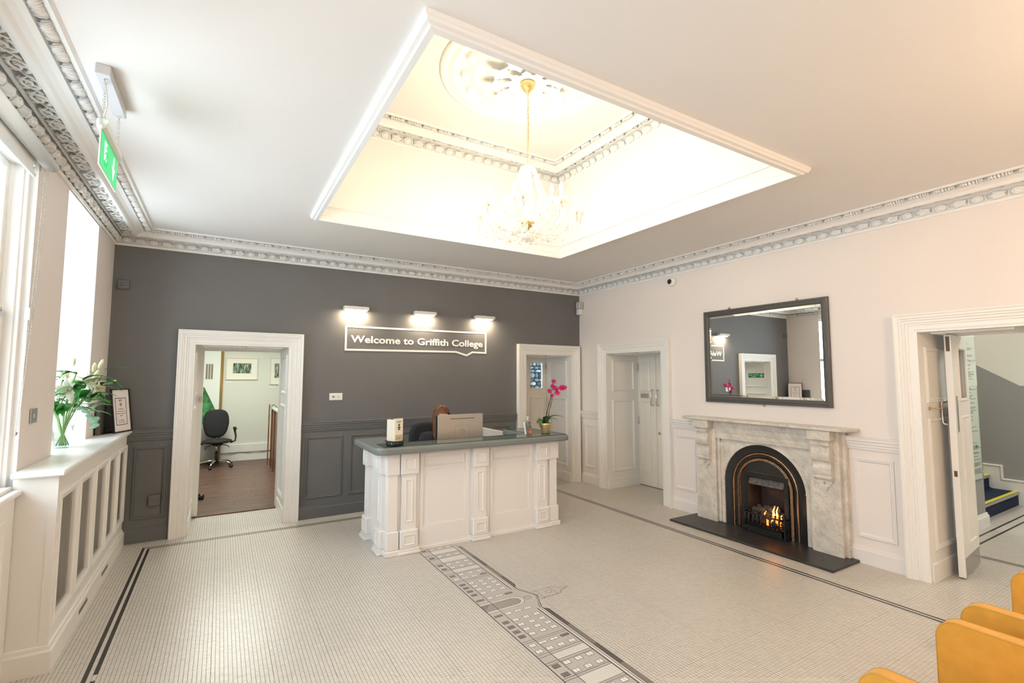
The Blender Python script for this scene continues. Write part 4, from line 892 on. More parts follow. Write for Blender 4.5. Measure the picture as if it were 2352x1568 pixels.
# ---- orchid
orc = thing('potted_orchid', 'magenta orchid in a gold pot on the right end of the counter', 'plant', (3.325, 4.745, ZC))
OX, OY_ = 3.325, 4.745
b = MB(); b.lathe([(.0001, 0), (.050, 0), (.054, .006), (.066, .10), (.070, .118), (.066, .120), (.060, .105)], (OX, OY_, ZC), 28); b.build('pot', mat('gold_pot', (.72, .56, .30), .28, .9, bump=.15, bscale=120), orc)
b = MB(); b.lathe([(.062, .104), (.03, .110), (.0001, .112)], (OX, OY_, ZC), 16); b.build('bark', mat('brown_bark', (.08, .045, .03), .95, bump=.8, bscale=80), orc)
green = mat('dark_leaf_green', (.045, .10, .025), .35, var=.25, vscale=14); stemm = mat('dark_stem', (.07, .06, .035), .5); mag = mat('magenta_petal', (.55, .01, .14), .5, var=.25, vscale=40)
def strap(pts, w_, mt, parent, nm='leaf', thick=.002, up=Vector((0, 0, 1)), fold=.25):
    P = [Vector(p) for p in pts]; n = 12; b = MB(); vs = []
    def bez(t):
        Q = P[:]
        while len(Q) > 1: Q = [Q[i]*(1-t)+Q[i+1]*t for i in range(len(Q)-1)]
        return Q[0]
    for i in range(n+1):
        t = i/n; c = bez(t); d = (bez(min(1, t+.02))-bez(max(0, t-.02))).normalized(); s_ = d.cross(up)
        if s_.length < 1e-4: s_ = d.orthogonal()
        s_.normalize(); nn = s_.cross(d); wd = w_*(math.sin(math.pi*(.06+.94*t)**.75)**.8 if t < 1 else 0)
        for v in (-1, -.5, 0, .5, 1): vs.append(c+s_*wd*v+nn*(abs(v)*wd*fold))
    b.add(vs, [(i*5+j, i*5+j+1, i*5+j+6, i*5+j+5) for i in range(n) for j in range(4)], 0, True)
    return b.build(nm, mt, parent)
oz = ZC+.11
strap([(OX-.01, OY_, oz), (OX+.06, OY_+.02, oz+.09), (OX+.16, OY_-.03, oz+.12), (OX+.24, OY_-.06, oz+.055)], .040, green, orc)
strap([(OX, OY_, oz), (OX+.05, OY_+.05, oz+.07), (OX+.14, OY_+.05, oz+.07), (OX+.21, OY_+.03, oz+.02)], .030, green, orc)
strap([(OX, OY_-.01, oz), (OX-.05, OY_-.03, oz+.13), (OX+.0, OY_-.06, oz+.09), (OX+.05, OY_-.08, oz+.02)], .036, green, orc)
strap([(OX-.02, OY_, oz), (OX-.07, OY_-.01, oz+.11), (OX-.11, OY_-.03, oz+.05), (OX-.105, OY_-.05, oz-.05)], .036, green, orc)
strap([(OX-.02, OY_+.02, oz), (OX-.08, OY_+.04, oz+.07), (OX-.10, OY_+.03, oz+.0)], .032, green, orc)
st1 = [(OX-.02, OY_, oz), (OX+.01, OY_, oz+.12), (OX+.055, OY_-.01, oz+.28), (OX+.085, OY_-.01, oz+.40), (OX+.10, OY_-.01, oz+.52)]
st2 = [(OX+.02, OY_, oz), (OX+.055, OY_, oz+.15), (OX+.10, OY_, oz+.30), (OX+.14, OY_-.01, oz+.38), (OX+.19, OY_-.02, oz+.42), (OX+.25, OY_-.03, oz+.43)]
st3 = [(OX+.0, OY_+.01, oz), (OX+.035, OY_+.01, oz+.16), (OX+.085, OY_, oz+.31)]; st4 = [(OX+.045, OY_+.01, oz), (OX+.06, OY_+.01, oz+.14), (OX+.075, OY_, oz+.24)]
for s_ in (st1, st2, st3, st4): b = MB(); b.tube(s_, .0035, 6); b.build('flower_stem', stemm, orc)
def orchid_flower(c, ang, s_=1.):
    b = MB(); q = Matrix.Rotation(ang, 3, 'Z') @ Matrix.Rotation(math.radians(75), 3, 'X')
    for k in range(5):
        a = math.pi/2+k*2*math.pi/5; w_ = .017 if k in (1, 4) else .012
        mt_ = q @ Matrix.Rotation(a, 3, 'Z'); cc = mt_ @ Vector((.019*s_, 0, .002*(k % 2))); b.ell(Vector(c)+cc, (.019*s_, w_*s_, .003), 8, 4, 0, True, mt_)
    b.ell(Vector(c)+q @ Vector((0, -.004, .007)), (.008*s_, .008*s_, .009*s_), 8, 4)
    b.build('blossom', mag, orc)
rf = random.Random(2)
for (dx, dy, dz) in ((.045, -.015, .385), (.088, -.012, .33), (.105, -.02, .435), (.115, -.01, .50), (.125, -.02, .42), (.148, -.02, .40), (.16, -.02, .36), (.21, -.03, .42), (.24, -.03, .43), (.262, -.03, .425), (.095, .0, .445)):
    orchid_flower((OX+dx, OY_+dy, oz+dz), -.5+rf.uniform(-.9, .9), rf.uniform(.8, 1.05))
# ---- all-in-one computer seen from behind
sil = mat('silver_case', (.52, .48, .44), .35, .7)
mo = thing('computer_monitor', 'silver all in one computer seen from behind, standing on the reception desk', 'computer', (2.36, 5.06, .745), rz=.05)
def lm(b): return b
b = MB(); b.cbox(-.295, .295, -.012, .014, .215, .53, .012); b.build('back_case', sil, mo, local=True)
b = MB(); b.cbox(-.290, .290, .013, .018, .22, .525, .002); b.build('screen', mat('dark_screen', (.02, .025, .03), .1), mo, local=True)
b = MB(); b.box(-.299, -.293, -.010, .016, .225, .52); b.build('side_bezel', black, mo, local=True)
b = MB(); b.cbox(-.135, .175, -.0135, -.011, .478, .484, .001); b.build('vent_slot', black, mo, local=True)
b = MB(); b.sweep(lambda a, z, c: (a, -.012-c, z), [(-.07, .24), (.11, .24), (.11, .405), (-.07, .405)], [(0, 0), (0, .0012), (.002, .0012), (.002, 0)], True); b.build('access_panel', mat('case_line', (.35, .31, .27), .5), mo, local=True)
b = MB(); b.lathe([(.026, 0), (.026, .0015), (.0235, .0015), (.0235, 0), (.026, 0)], (0, 0, 0), 32, axis='y'); b.v = [(p[0]+.02, -.0125-p[1], p[2]+.335) for p in b.v]; b.build('logo_ring', mat('logo_grey', (.16, .15, .14), .4), mo, local=True)
b = MB(); b.cbox(-.035, .075, -.045, -.012, .225, .262, .004); b.build('hinge_block', sil, mo, local=True)
b = MB(); b.tube([(.02, -.02, .24), (.02, -.06, .12), (.02, -.05, .01)], .018, 10); b.cbox(-.10, .14, -.10, .08, 0, .012, .004); b.build('stand', sil, mo, local=True)
kb = thing('keyboard', 'black keyboard on the worktop behind the counter', 'keyboard', (2.36, 5.30, .745))
b = MB(); b.cbox(2.15, 2.57, 5.23, 5.37, .745, .763, .004); b.build('key_tray', black, kb)
b = MB()
for r_ in range(5):
    for c in range(15): b.cbox(2.165+c*.027, 2.165+c*.027+.023, 5.24+r_*.025, 5.24+r_*.025+.021, .762, .769, .002)
b.build('keys', mat('key_grey', (.05, .05, .055), .5), kb)
# ================================================================ WALL SIGN AND PICTURE LIGHTS
def text_mb(txt, size=1., offset=0., extrude=.004, align='LEFT'):
    cu = bpy.data.curves.new('txt', 'FONT'); cu.body = txt; cu.size = size; cu.offset = offset; cu.extrude = extrude; cu.align_x = align; cu.resolution_u = 3
    o = bpy.data.objects.new('txt', cu); COL.objects.link(o)
    me = bpy.data.meshes.new_from_object(o.evaluated_get(bpy.context.evaluated_depsgraph_get()))
    b = MB(); b.v = [tuple(v.co) for v in me.vertices]; b.f = [tuple(p.vertices) for p in me.polygons]; b.m = [0]*len(b.f); b.s = [False]*len(b.f)
    bpy.data.objects.remove(o); bpy.data.curves.remove(cu); bpy.data.meshes.remove(me)
    return b
def fit_text(txt, M, a0, a1, z0, cap, offset=.0, ex=.002):
    b = text_mb(txt, 1., offset, 1.); xs = [v[0] for v in b.v]; hcap = text_mb('W', 1., offset, 1.); ys = [v[1] for v in hcap.v]
    sx = (a1-a0)/(max(xs)-min(xs)); sy = cap/(max(ys)-min(ys)); mx = min(xs); my = min(ys)
    b.v = [M(a0+(v[0]-mx)*sx, z0+(v[1]-my)*sy, ex if v[2] > 0 else 0) for v in b.v]
    return b
sg = thing('wall_sign', 'white speech bubble outline with welcome lettering on the charcoal wall', 'sign', (2.345, D, 2.19))
vin = mat('white_vinyl', (.88, .87, .84), .5)
fit_text('Welcome to Griffith College', MBK, 1.400, 3.300, 2.135, .094, .022, .004).build('lettering', vin, sg)
b = MB(); b.sweep(MBK, [(1.327, 2.030), (2.868, 2.044), (3.041, 1.996), (3.135, 2.046), (3.363, 2.040), (3.363, 2.357), (1.327, 2.352)], [(-.0, .0), (0, .004), (.024, .004), (.024, 0)], True); b.build('speech_bubble_outline', vin, sg)
lampw = mat('lamp_white', (.72, .70, .67), .35)
bulbm = mat('warm_tube', (1, .9, .7), .5, emit=(1, .80, .52), es=16)
for nm, xc in (('leftmost', 1.440), ('middle', 2.365), ('rightmost', 3.290)):
    pl = thing('picture_light', 'slim white picture light above the sign, %s of the three' % nm, 'wall light', (xc, D, 2.555), 'picture lights above the sign')
    b = MB(); b.cbox(xc-.155, xc+.155, D-.125, D-.035, 2.548, 2.590, .004); b.build('housing', lampw, pl)
    b = MB(); b.cbox(xc-.05, xc+.05, D-.036, D, 2.545, 2.605, .004); b.build('wall_bracket', lampw, pl)
    b = MB(); b.tube([(xc-.135, D-.08, 2.546), (xc+.135, D-.08, 2.546)], .009, 8); b.build('tube_lamp', bulbm, pl)
    area('picture_light_lamp', (xc, D-.085, 2.533), (.26, .05), 3.2, (1, .80, .55), (0, .25, -1))
# ---- sockets and switches
def plate(name, label, cat, M, a0, a1, z0, z1, mt, c=.012, det=None):
    p = M((a0+a1)/2, (z0+z1)/2, 0); t = thing(name, label, cat, p)
    q, r_ = M(a0, z0, 0), M(a1, z1, c); b = MB(); b.cbox(q[0], r_[0], q[1], r_[1], z0, z1, .004); b.build('plate', mt, t)
    for (nm, u0, u1, v0, v1, m2) in det or []:
        q, r_ = M(u0, v0, c-.001), M(u1, v1, c+.002); b = MB(); b.cbox(q[0], r_[0], q[1], r_[1], v0, v1, .001); b.build(nm, m2, t)
    return t
hole = mat('pin_hole', (.02, .02, .02), .8)
plate('power_socket', 'grey painted power socket high in the left corner of the charcoal wall', 'socket', MBK, -.954, -.858, 2.603, 2.692, dark_g, .035, [('pin_slot', -.925, -.918, 2.655, 2.668, hole), ('pin_slot', -.935, -.922, 2.633, 2.639, hole), ('pin_slot', -.918, -.905, 2.633, 2.639, hole), ('switch', -.892, -.875, 2.650, 2.675, dark_g)])
plate('data_socket', 'white twin data plate on the charcoal wall left of the desk', 'socket', MBK, 1.158, 1.315, 1.405, 1.492, plasticw, .012, [('port', 1.195, 1.212, 1.440, 1.458, hole), ('port', 1.215, 1.230, 1.440, 1.455, steel), ('port', 1.250, 1.262, 1.442, 1.456, steel), ('port', 1.268, 1.280, 1.442, 1.456, steel)])
plate('junction_box', 'grey painted box low on the dado panel beside the radiator cover', 'box', MBK, -.600, -.498, .358, .462, dark_g, .035, [('cover_line', -.575, -.525, .408, .411, dark)])
plate('light_switch', 'small metal light switch on the pier beside the window', 'light switch', MLF, 4.078, 4.20, 1.406, 1.498, steel, .008, [('toggle', 4.125, 4.14, 1.44, 1.465, plasticw)])
# first aid sign on the reveal of door 1
fa = thing('first_aid_sign', 'green first aid box sign on the white reveal of the office doorway', 'sign', (-.255, 6.63, 1.74))
MFA = lambda a, z, c: (-.2545+c, a, z)
b = MB(); b.box(-.2545, -.252, 6.46, 6.84, 1.69, 1.79); b.build('plate', mat('sign_green', (.01, .24, .08), .4), fa)
fit_text('First aid', MFA, 6.60, 6.82, 1.744, .030, .01, .0035).build('lettering', vin, fa); fit_text('box', MFA, 6.66, 6.76, 1.703, .026, .01, .0035).build('lettering', vin, fa)
b = MB(); b.box(-.252, -.251, 6.475, 6.565, 1.730, 1.750); b.box(-.252, -.251, 6.508, 6.532, 1.697, 1.783); b.build('white_cross', vin, fa)
# ================================================================ EXIT SIGN HANGING BY THE WINDOWS
ex = thing('exit_sign', 'green running man emergency exit sign hanging on chains from the ceiling', 'exit sign', (-.555, 3.2, ZT))
b = MB(); b.cbox(-.585, -.525, 2.955, 3.42, 3.168, ZT, .003); b.build('ceiling_box', mat('grey_white_metal', (.66, .67, .70), .35), ex)
b = MB(); b.cbox(-.575, -.535, 2.99, 3.45, 2.915, 2.975, .014); b.build('lamp_bar', mat('lamp_bar_white', (.72, .71, .70), .4), ex)
gs = mat('exit_green', (.0, .42, .12), .35, emit=(.0, .62, .16), es=.35)
b = MB(); b.cbox(-.559, -.553, 3.0, 3.43, 2.735, 2.918, .001); b.build('edge_panel', mat('panel_edge', (.80, .84, .82), .2), ex)
b = MB(); b.box(-.553, -.5515, 3.008, 3.422, 2.742, 2.912); b.build('green_face', gs, ex)
wf = mat('exit_white', (.9, .95, .92), .4, emit=(.9, 1, .93), es=.5)
ME = lambda a, z, c: (-.5515+c, a, z)
def poly(P): return MB().prism(P, ME, 0, .001)
ox, oz2 = 3.075, 2.765
b = poly([(ox+.01, oz2+.03), (ox+.065, oz2+.03), (ox+.065, oz2+.125), (ox+.01, oz2+.125)]); b.build('door_symbol', wf, ex)
MG = lambda a, z, c: (-.5505+c, a, z)
b = MB()
for P in ([(ox+.045, oz2+.085), (ox+.062, oz2+.078), (ox+.075, oz2+.045), (ox+.058, oz2+.05)], [(ox+.062, oz2+.055), (ox+.09, oz2+.045), (ox+.085, oz2+.01), (ox+.078, oz2+.01), (ox+.078, oz2+.038), (ox+.058, oz2+.045)], [(ox+.056, oz2+.05), (ox+.04, oz2+.03), (ox+.045, oz2+.0), (ox+.038, oz2+.0), (ox+.03, oz2+.035), (ox+.05, oz2+.062)], [(ox+.05, oz2+.082), (ox+.025, oz2+.07), (ox+.02, oz2+.055), (ox+.028, oz2+.055), (ox+.035, oz2+.064), (ox+.055, oz2+.07)], [(ox+.06, oz2+.08), (ox+.085, oz2+.07), (ox+.1, oz2+.075), (ox+.1, oz2+.082), (ox+.085, oz2+.08), (ox+.062, oz2+.09)]): b.prism(P, MG, 0, .001)
b.prism([(ox+.052+.011*math.cos(t*.7), oz2+.102+.011*math.sin(t*.7)) for t in range(9)], MG, 0, .001); b.build('running_figure', gs, ex)
ax_, az = 3.28, 2.765
b = poly([(ax_+.03, az+.125), (ax_+.05, az+.125), (ax_+.05, az+.055), (ax_+.08, az+.075), (ax_+.04, az), (ax_+.0, az+.075), (ax_+.03, az+.055)]); b.build('arrow_symbol', wf, ex)
b = MB(); b.ell((-.536, 3.0, 2.955), (.006, .008, .008), 8, 6); b.build('indicator_light', mat('green_led', (.1, 1, .5), .4, emit=(.1, 1, .55), es=6), ex)
lk = MB(); lk.tube([(.006*math.cos(t*math.pi/5), 0, .010*math.sin(t*math.pi/5)) for t in range(10)], .0014, 5, closed=True); lkm = lk.mesh('chain_link', [chrome])
for y in (3.03, 3.40):
    for k in range(13):
        inst(lkm, 'chain_link', ex, Matrix.Translation((-.555, y, 2.983+k*.0148)) @ Matrix.Rotation(math.pi/2*(k % 2), 4, 'Z'))
b = MB(); b.tube([(-.555, 3.0, 3.168), (-.545, 3.0, 3.12), (-.54, 3.02, 3.05), (-.55, 3.01, 2.97)], .004, 6); b.build('cable', plasticw, ex)
# ================================================================ RADIATOR COVER
rc = thing('radiator_cover', 'white radiator cover with five wire mesh grilles under the window sill', 'radiator cover', (-.9, 5.1, 0))
CY0_, CY1_, XF = 3.875, 6.305, -.802
GR = [(3.96+k*.487, 3.96+k*.487+.335) for k in range(5)]; GZ = (.285, .955)
b = MB(); b.slab(lambda a, z, c: (XF+c, a, z), CY0_, CY1_, 0, 1.112, [(p, q, *GZ) for p, q in GR], 0, -.022); b.build('front_frame', white, rc)
b = MB(); b.box(-.998, XF-.001, CY0_, CY0_+.022, 0, 1.112); b.box(XF-.04, XF+.002, CY0_-.004, CY0_+.02, .15, 1.112); b.build('end_panel', white, rc)
b = MB(); b.cbox(-.998, -.762, CY0_-.055, 6.325, 1.115, 1.150, .008); b.box(-1.352, -.99, 4.582, 5.578, 1.118, 1.150); b.build('sill_board', white, rc)
MRC = lambda a, z, c: (XF+c, a, z)
for p, q in GR:
    b = MB(); b.sweep(MRC, [(p, GZ[0]), (q, GZ[0]), (q, GZ[1]), (p, GZ[1])], [(-.048, 0), (-.046, .010), (-.036, .014), (-.022, .012), (-.012, .008), (-.004, .006), (0, -.012)], True); b.build('grille_moulding', white, rc)
b = MB(); MRB = lambda a, z, c: (XF+c, a, z)
b.sweep(lambda a, z, c: (a, z, c), [(XF, CY1_), (XF, CY0_), (-.998, CY0_)], [(-0., 0), (.022, 0), (.022, .118), (.018, .124), (.012, .128), (.010, .148), (0, .155)])
b.build('base_moulding', white, rc)
wirem = mat('bronze_wire_mesh', (.42, .39, .34), .5, .3)
g = MB(); W_, H_ = .345, .68; step = .0105; wd = .0019
def clipline(c, s):   # line z = s*y + c inside 0..W_,0..H_
    P = []
    for y in (0, W_):
        z = s*y+c
        if 0 <= z <= H_: P.append((y, z))
    for z in (0, H_):
        y = (z-c)/s
        if 0 < y < W_: P.append((y, z))
    return P[:2] if len(P) >= 2 else None
for s in (1.5, -1.5):
    c = -W_*1.5 if s > 0 else 0
    while c < H_+W_*1.5:
        P = clipline(c, s)
        if P:
            (y0, z0), (y1, z1) = P; ln = math.hypot(y1-y0, z1-z0)
            if ln > .004:
                ny, nz = -(z1-z0)/ln*wd, (y1-y0)/ln*wd; x = .001 if s > 0 else -.001
                g.add([(x, y0-ny, z0-nz), (x, y1-ny, z1-nz), (x, y1+ny, z1+nz), (x, y0+ny, z0+nz)], [(0, 1, 2, 3)])
        c += step*1.9
gm = g.mesh('mesh_grille', [wirem])
for p, q in GR: inst(gm, 'mesh_grille', rc, Matrix.Translation((XF-.014, p-.005, GZ[0]-.005)))
b = MB(); b.box(-.97, -.90, 4.0, 6.25, .18, .98); b.build('radiator_panel', mat('radiator_grey', (.34, .32, .29), .6), rc)
for y in (4.62, 5.36):
    b = MB(); b.cbox(XF+.020, XF+.0235, y-.12, y+.12, .055, .085, .001); b.build('vent_slot', mat('vent_dark', (.20, .18, .16), .8), rc)
# ---- roller blind and chain
bl = thing('roller_blind', 'white roller blind with bead chain above the near window', 'blind', (-.95, 3.1, 2.98))
b = MB(); b.tube([(-.955, 2.26, 2.995), (-.955, 3.955, 2.995)], .040, 16); b.build('roller', plasticw, bl)
b = MB(); b.box(-.996, -.994, 2.30, 3.80, 2.885, 2.99); b.build('fabric', mat('blind_fabric', (.80, .78, .74), .8), bl)
b = MB(); b.cbox(-1.0, -.982, 2.28, 3.815, 2.868, 2.892, .004); b.build('bottom_bar', plasticw, bl)
b = MB(); b.tube([(-.975, 3.96, 2.99), (-.999, 4.02, 3.03), (-.999, 4.02, 2.97)], .006, 6); b.build('bracket', plasticw, bl)
bead = MB(); bead.ell((0, 0, 0), .0032, 6, 4); bm_ = bead.mesh('chain_beads', [steel])
b = MB()
for (ya, yb, sl) in ((3.90, 3.80, 0), (3.952, 3.83, 1)):
    n = 150
    for k in range(n):
        t = k/n; z = 2.96-t*1.58; y = ya+(yb-ya)*t*t
        b.ell((-.965-.02*t, y, z), .0034, 5, 3)
b.tube([(-.985, 3.80, 1.382), (-.985, 3.815, 1.365), (-.985, 3.83, 1.38)], .0034, 6)
o_ = b.build('bead_chain', steel, bl); o_['kind'] = 'stuff'
b = MB(); b.cbox(-1.0, -.975, 3.86, 3.90, 2.03, 2.10, .004); b.build('chain_tensioner', plasticw, bl)
# ================================================================ VASE OF LILIES
VX, VY, VZ = -1.035, 5.02, 1.151
vs_ = thing('lily_vase', 'clear glass vase of white lilies and green leaves on the window sill', 'vase of flowers', (VX, VY, VZ))
b = MB(); b.lathe([(.0001, .004), (.052, .004), (.056, 0), (.058, .004), (.064, .12), (.085, .27), (.080, .27), (.060, .12), (.052, .012), (.0001, .012)], (VX, VY, VZ), 28); b.build('vase', clearglass, vs_)
b = MB(); b.lathe([(.0001, .012), (.050, .012), (.0585, .12), (.062, .165), (.0001, .165)], (VX, VY, VZ), 24); b.build('water', glassmat('water', (.93, .97, .95), .05), vs_)
lg = mat('bright_leaf_green', (.035, .20, .035), .35, var=.35, vscale=18); lg2 = mat('mid_leaf_green', (.07, .27, .05), .4, var=.3, vscale=14); stg = mat('lily_stem', (.22, .42, .10), .5); lilyw = mat('lily_petal', (.86, .87, .82), .5); bud_m = mat('lily_bud', (.66, .72, .42), .5, var=.2, vscale=30); euc = mat('eucalyptus_leaf', (.30, .52, .40), .6)
rv = random.Random(21); heads = []
for k in range(13):
    a = k*2*math.pi/13+rv.uniform(-.2, .2); r0 = rv.uniform(.01, .045); r1 = rv.uniform(.05, .14); z1 = rv.uniform(.34, .60)
    tip = Vector((VX+r1*math.cos(a)+.05, VY+r1*math.sin(a), VZ+z1)); bot = Vector((VX-r0*math.cos(a), VY-r0*math.sin(a), VZ+.014)); rim = Vector((VX+.055*math.cos(a), VY+.055*math.sin(a), VZ+.26))
    b = MB(); b.tube([bot, (bot+rim)/2, rim, (rim+tip)/2+Vector((0, 0, .015)), tip], .0042, 6); b.build('stem', stg, vs_); heads.append((tip, a))
def vleaf(base, d, ln, w_, mt): 
    d = Vector(d).normalized(); base = Vector(base); p3 = base+d*ln+Vector((0, 0, -.10*ln)); strap([base, base+d*ln*.35+Vector((0, 0, .12*ln)), base+d*ln*.7+Vector((0, 0, .08*ln)), p3], w_, mt, vs_)
for (tip, a) in heads:
    for j in range(5):
        bb_ = tip-Vector((0, 0, rv.uniform(.0, .16))); aa = a+rv.uniform(-1.3, 1.3); vleaf(bb_, (math.cos(aa), math.sin(aa), rv.uniform(-.35, .6)), rv.uniform(.11, .19), rv.uniform(.022, .034), rv.choice([lg, lg, lg2]))
# branch that leans to the right (toward the room)
br0 = Vector((VX+.05, VY, VZ+.27)); br1 = Vector((-.80, VY-.02, VZ+.60))
b = MB(); b.tube([br0, br0.lerp(br1, .5)+Vector((.01, 0, -.02)), br1], [.0045, .004, .003], 6); b.build('stem', stg, vs_)
for t, d, ln, w_ in ((1.0, (1, -.25, .12), .17, .022), (.55, (-.9, -.2, .35), .20, .024), (.75, (1, -.3, -.30), .20, .030), (.6, (1, -.2, -.12), .20, .030), (.45, (.8, -.4, -.35), .17, .032), (.5, (-.4, -.5, -.6), .15, .028), (.3, (.9, -.2, -.15), .19, .032), (.85, (.9, -.2, -.5), .16, .024)): vleaf(br0.lerp(br1, t), d, ln, w_, lg)
for k in range(10):
    aa = rv.uniform(0, 6.28); vleaf((VX+.05*math.cos(aa), VY+.05*math.sin(aa), VZ+rv.uniform(.27, .36)), (math.cos(aa), math.sin(aa)-.3, rv.uniform(-.8, -.1)), rv.uniform(.12, .17), .034, lg)
def lily(c, ax, s_=1.):
    ax = Vector(ax).normalized(); t = ax.orthogonal().normalized(); u = ax.cross(t); c = Vector(c)
    for k in range(6):
        a = k*math.pi/3; d = t*math.cos(a)+u*math.sin(a); w_ = .024*s_ if k % 2 else .018*s_
        strap([c-ax*.03*s_, c+ax*.03*s_+d*.02*s_, c+ax*.05*s_+d*.06*s_, c+ax*.02*s_+d*.105*s_], w_, lilyw, vs_, 'petal', up=ax, fold=-.2)
    for k in range(4):
        a = k*1.6; b = MB(); p = c+ax*.07*s_+(t*math.cos(a)+u*math.sin(a))*.016*s_; b.tube([c, p], .0014, 5); b.ell(p, (.003, .003, .006), 6, 4); b.build('stamen', mat('stamen_yellow', (.55, .42, .06), .6), vs_)
lily((VX+.035, VY-.10, VZ+.44), (.25, -1, .15), 1.05); lily((VX+.02, VY-.07, VZ+.54), (.1, -.8, .6), .85); lily((VX+.13, VY-.02, VZ+.50), (.7, -.7, .4), .8); lily((VX+.19, VY-.03, VZ+.45), (.8, -.6, -.1), .62)
for (p, d, s_) in (((-.83, VY-.02, VZ+.645), (.35, 0, 1), 1.), ((-.87, VY-.02, VZ+.62), (.1, 0, 1), .9), ((-.855, VY-.03, VZ+.55), (.35, 0, 1), 1.25), ((-.86, VY-.04, VZ+.47), (1, 0, .25), 1.0), ((-.76, VY-.02, VZ+.50), (1, 0, .5), .9), ((-.99, VY-.04, VZ+.66), (.05, 0, 1), .8), ((-.85, VY-.05, VZ+.37), (1, 0, .3), .7)):
    q = Vector(d).normalized().to_track_quat('Z', 'Y').to_matrix(); b = MB(); b.ell(p, (.014*s_, .014*s_, .042*s_), 10, 8, 0, True, q); b.build('bud', bud_m, vs_)
ep = [(-.93, VY-.05, VZ+.33), (-.88, VY-.06, VZ+.27), (-.845, VY-.06, VZ+.22), (-.83, VY-.06, VZ+.16)]
b = MB(); b.tube(ep, .002, 5); b.build('stem', stg, vs_)
for k, (dx, dz) in enumerate(((-.02, .30), (.012, .275), (.04, .245), (.065, .225), (.062, .20), (.075, .19), (.085, .165), (.07, .155), (.085, .215))):
    b = MB(); q = Matrix.Rotation(rv.uniform(-.6, .6), 3, 'Y') @ Matrix.Rotation(rv.uniform(-.5, .5), 3, 'X'); b.ell((-.915+dx, VY-.06, VZ+dz), (.024, .003, .017), 10, 5, 0, True, q); b.build('round_leaf', euc, vs_)
# ================================================================ FRAMED DEFIBRILLATOR NOTICE
ae = thing('framed_notice', 'black framed defibrillator notice leaning on the window sill by the charcoal wall', 'framed notice', (-.87, 6.1, 1.151))
ang = math.atan2(6.242-5.985, -.818+.918); P0 = Vector((-.918, 5.985, 1.1515)); P1 = Vector((-.818, 6.24, 1.1515)); wdt = .285; du = (P1-P0).normalized(); nrm = Vector((du.y, -du.x, 0)); lean = .12
def MA(a, z, c): 
    p = P0+du*a+nrm*(c-z*lean+.05)+Vector((0, 0, z)); return (p.x, p.y, p.z)
HH = .425
b = MB(); b.sweep(MA, [(0, 0), (wdt, 0), (wdt, HH), (0, HH)], [(0, 0), (0, .018), (.010, .018), (.012, .010), (.012, 0)], True); b.build('frame', black, ae)
b = MB(); b.prism([(.008, .008), (wdt-.008, .008), (wdt-.008, HH-.008), (.008, HH-.008)], MA, .0, .008); b.build('paper', mat('notice_white', (.82, .76, .74), .6), ae)
b = MB(); b.sweep(MA, [(.055, .07), (wdt-.06, .07), (wdt-.06, .335), (.055, .335)], [(0, .008), (0, .009), (.006, .009), (.006, .008)], True); b.build('blue_border', mat('navy_print', (.03, .03, .10), .6), ae)
cxm = (.055+wdt-.06)/2
def atext(t, z, h, w_, m_): 
    fit_text(t, lambda a, zz, c: MA(a, zz, .008+c), cxm-w_/2, cxm+w_/2, z, h, .0, .0008).build('lettering', m_, ae)
atext('AED', .298, .024, .055, ink)
b = MB(); hp = []
for i in range(24):
    t = i*2*math.pi/24; hp.append((cxm+.0155*1.05*(math.sin(t)**3), .268+.0185*(.8125*math.cos(t)-.3125*math.cos(2*t)-.125*math.cos(3*t)-.0625*math.cos(4*t))*1.1))
b.prism(hp, MA, .008, .009); b.build('heart_print', mat('red_print', (.55, .03, .04), .5), ae)
b = MB(); b.prism([(cxm+.004, .285), (cxm-.006, .264), (cxm, .264), (cxm-.004, .250), (cxm+.007, .270), (cxm+.001, .270)], MA, .009, .0095); b.build('bolt_print', vin, ae)
for t, z, w_ in (('Defibrillator', .222, .085), ('has been moved to', .200, .115), ('allow for refurbishment', .178, .135), ('Works', .158, .04), ('It is available at', .112, .09), ('Rear of Reception', .092, .10)): atext(t, z, .009, w_, ink)
tr = thing('black_tray', 'dark flat case lying under the framed notice on the sill', 'case', (-.88, 6.05, 1.151))
b = MB(); b.cbox(-.985, -.955, 5.86, 6.15, 1.1512, 1.42, .004); b.build('back_board', mat('dark_board', (.10, .095, .09), .5), tr)
b = MB(); b.prism([(-.985, 5.86), (-.80, 6.15), (-.79, 6.28), (-.985, 6.28)], lambda a, c, h: (a, c, h), 1.1503, 1.1513); b.build('base_sheet', black, tr)
# ================================================================ CHANDELIER
ch = thing('chandelier', 'crystal chandelier with candle bulbs hanging on a gilt chain in the ceiling recess', 'chandelier', (RX, RY, CZ-.06))
C0 = Vector((RX, RY, 0))
b = MB(); b.lathe([(.0001, 4.19), (.062, 4.19), (.066, 4.175), (.058, 4.15), (.036, 4.125), (.018, 4.11), (.010, 4.09), (.0001, 4.088)], (RX, RY, 0), 24); b.build('canopy', gold, ch)
lk = MB(); lk.tube([(.0075*math.cos(t*math.pi/6), 0, .019*math.sin(t*math.pi/6)) for t in range(12)], .0022, 6, closed=True); lkm2 = lk.mesh('chain_link', [gold])
z = 4.085; k = 0
while z > 3.47: inst(lkm2, 'chain_link', ch, Matrix.Translation((RX, RY, z)) @ Matrix.Rotation(math.pi/2*(k % 2)+.4, 4, 'Z')); z -= .031; k += 1
b = MB(); b.tube([(RX+.006, RY, 4.09), (RX+.010, RY, 3.8), (RX+.004, RY, 3.46)], .0022, 5); b.build('flex_cable', gold, ch)
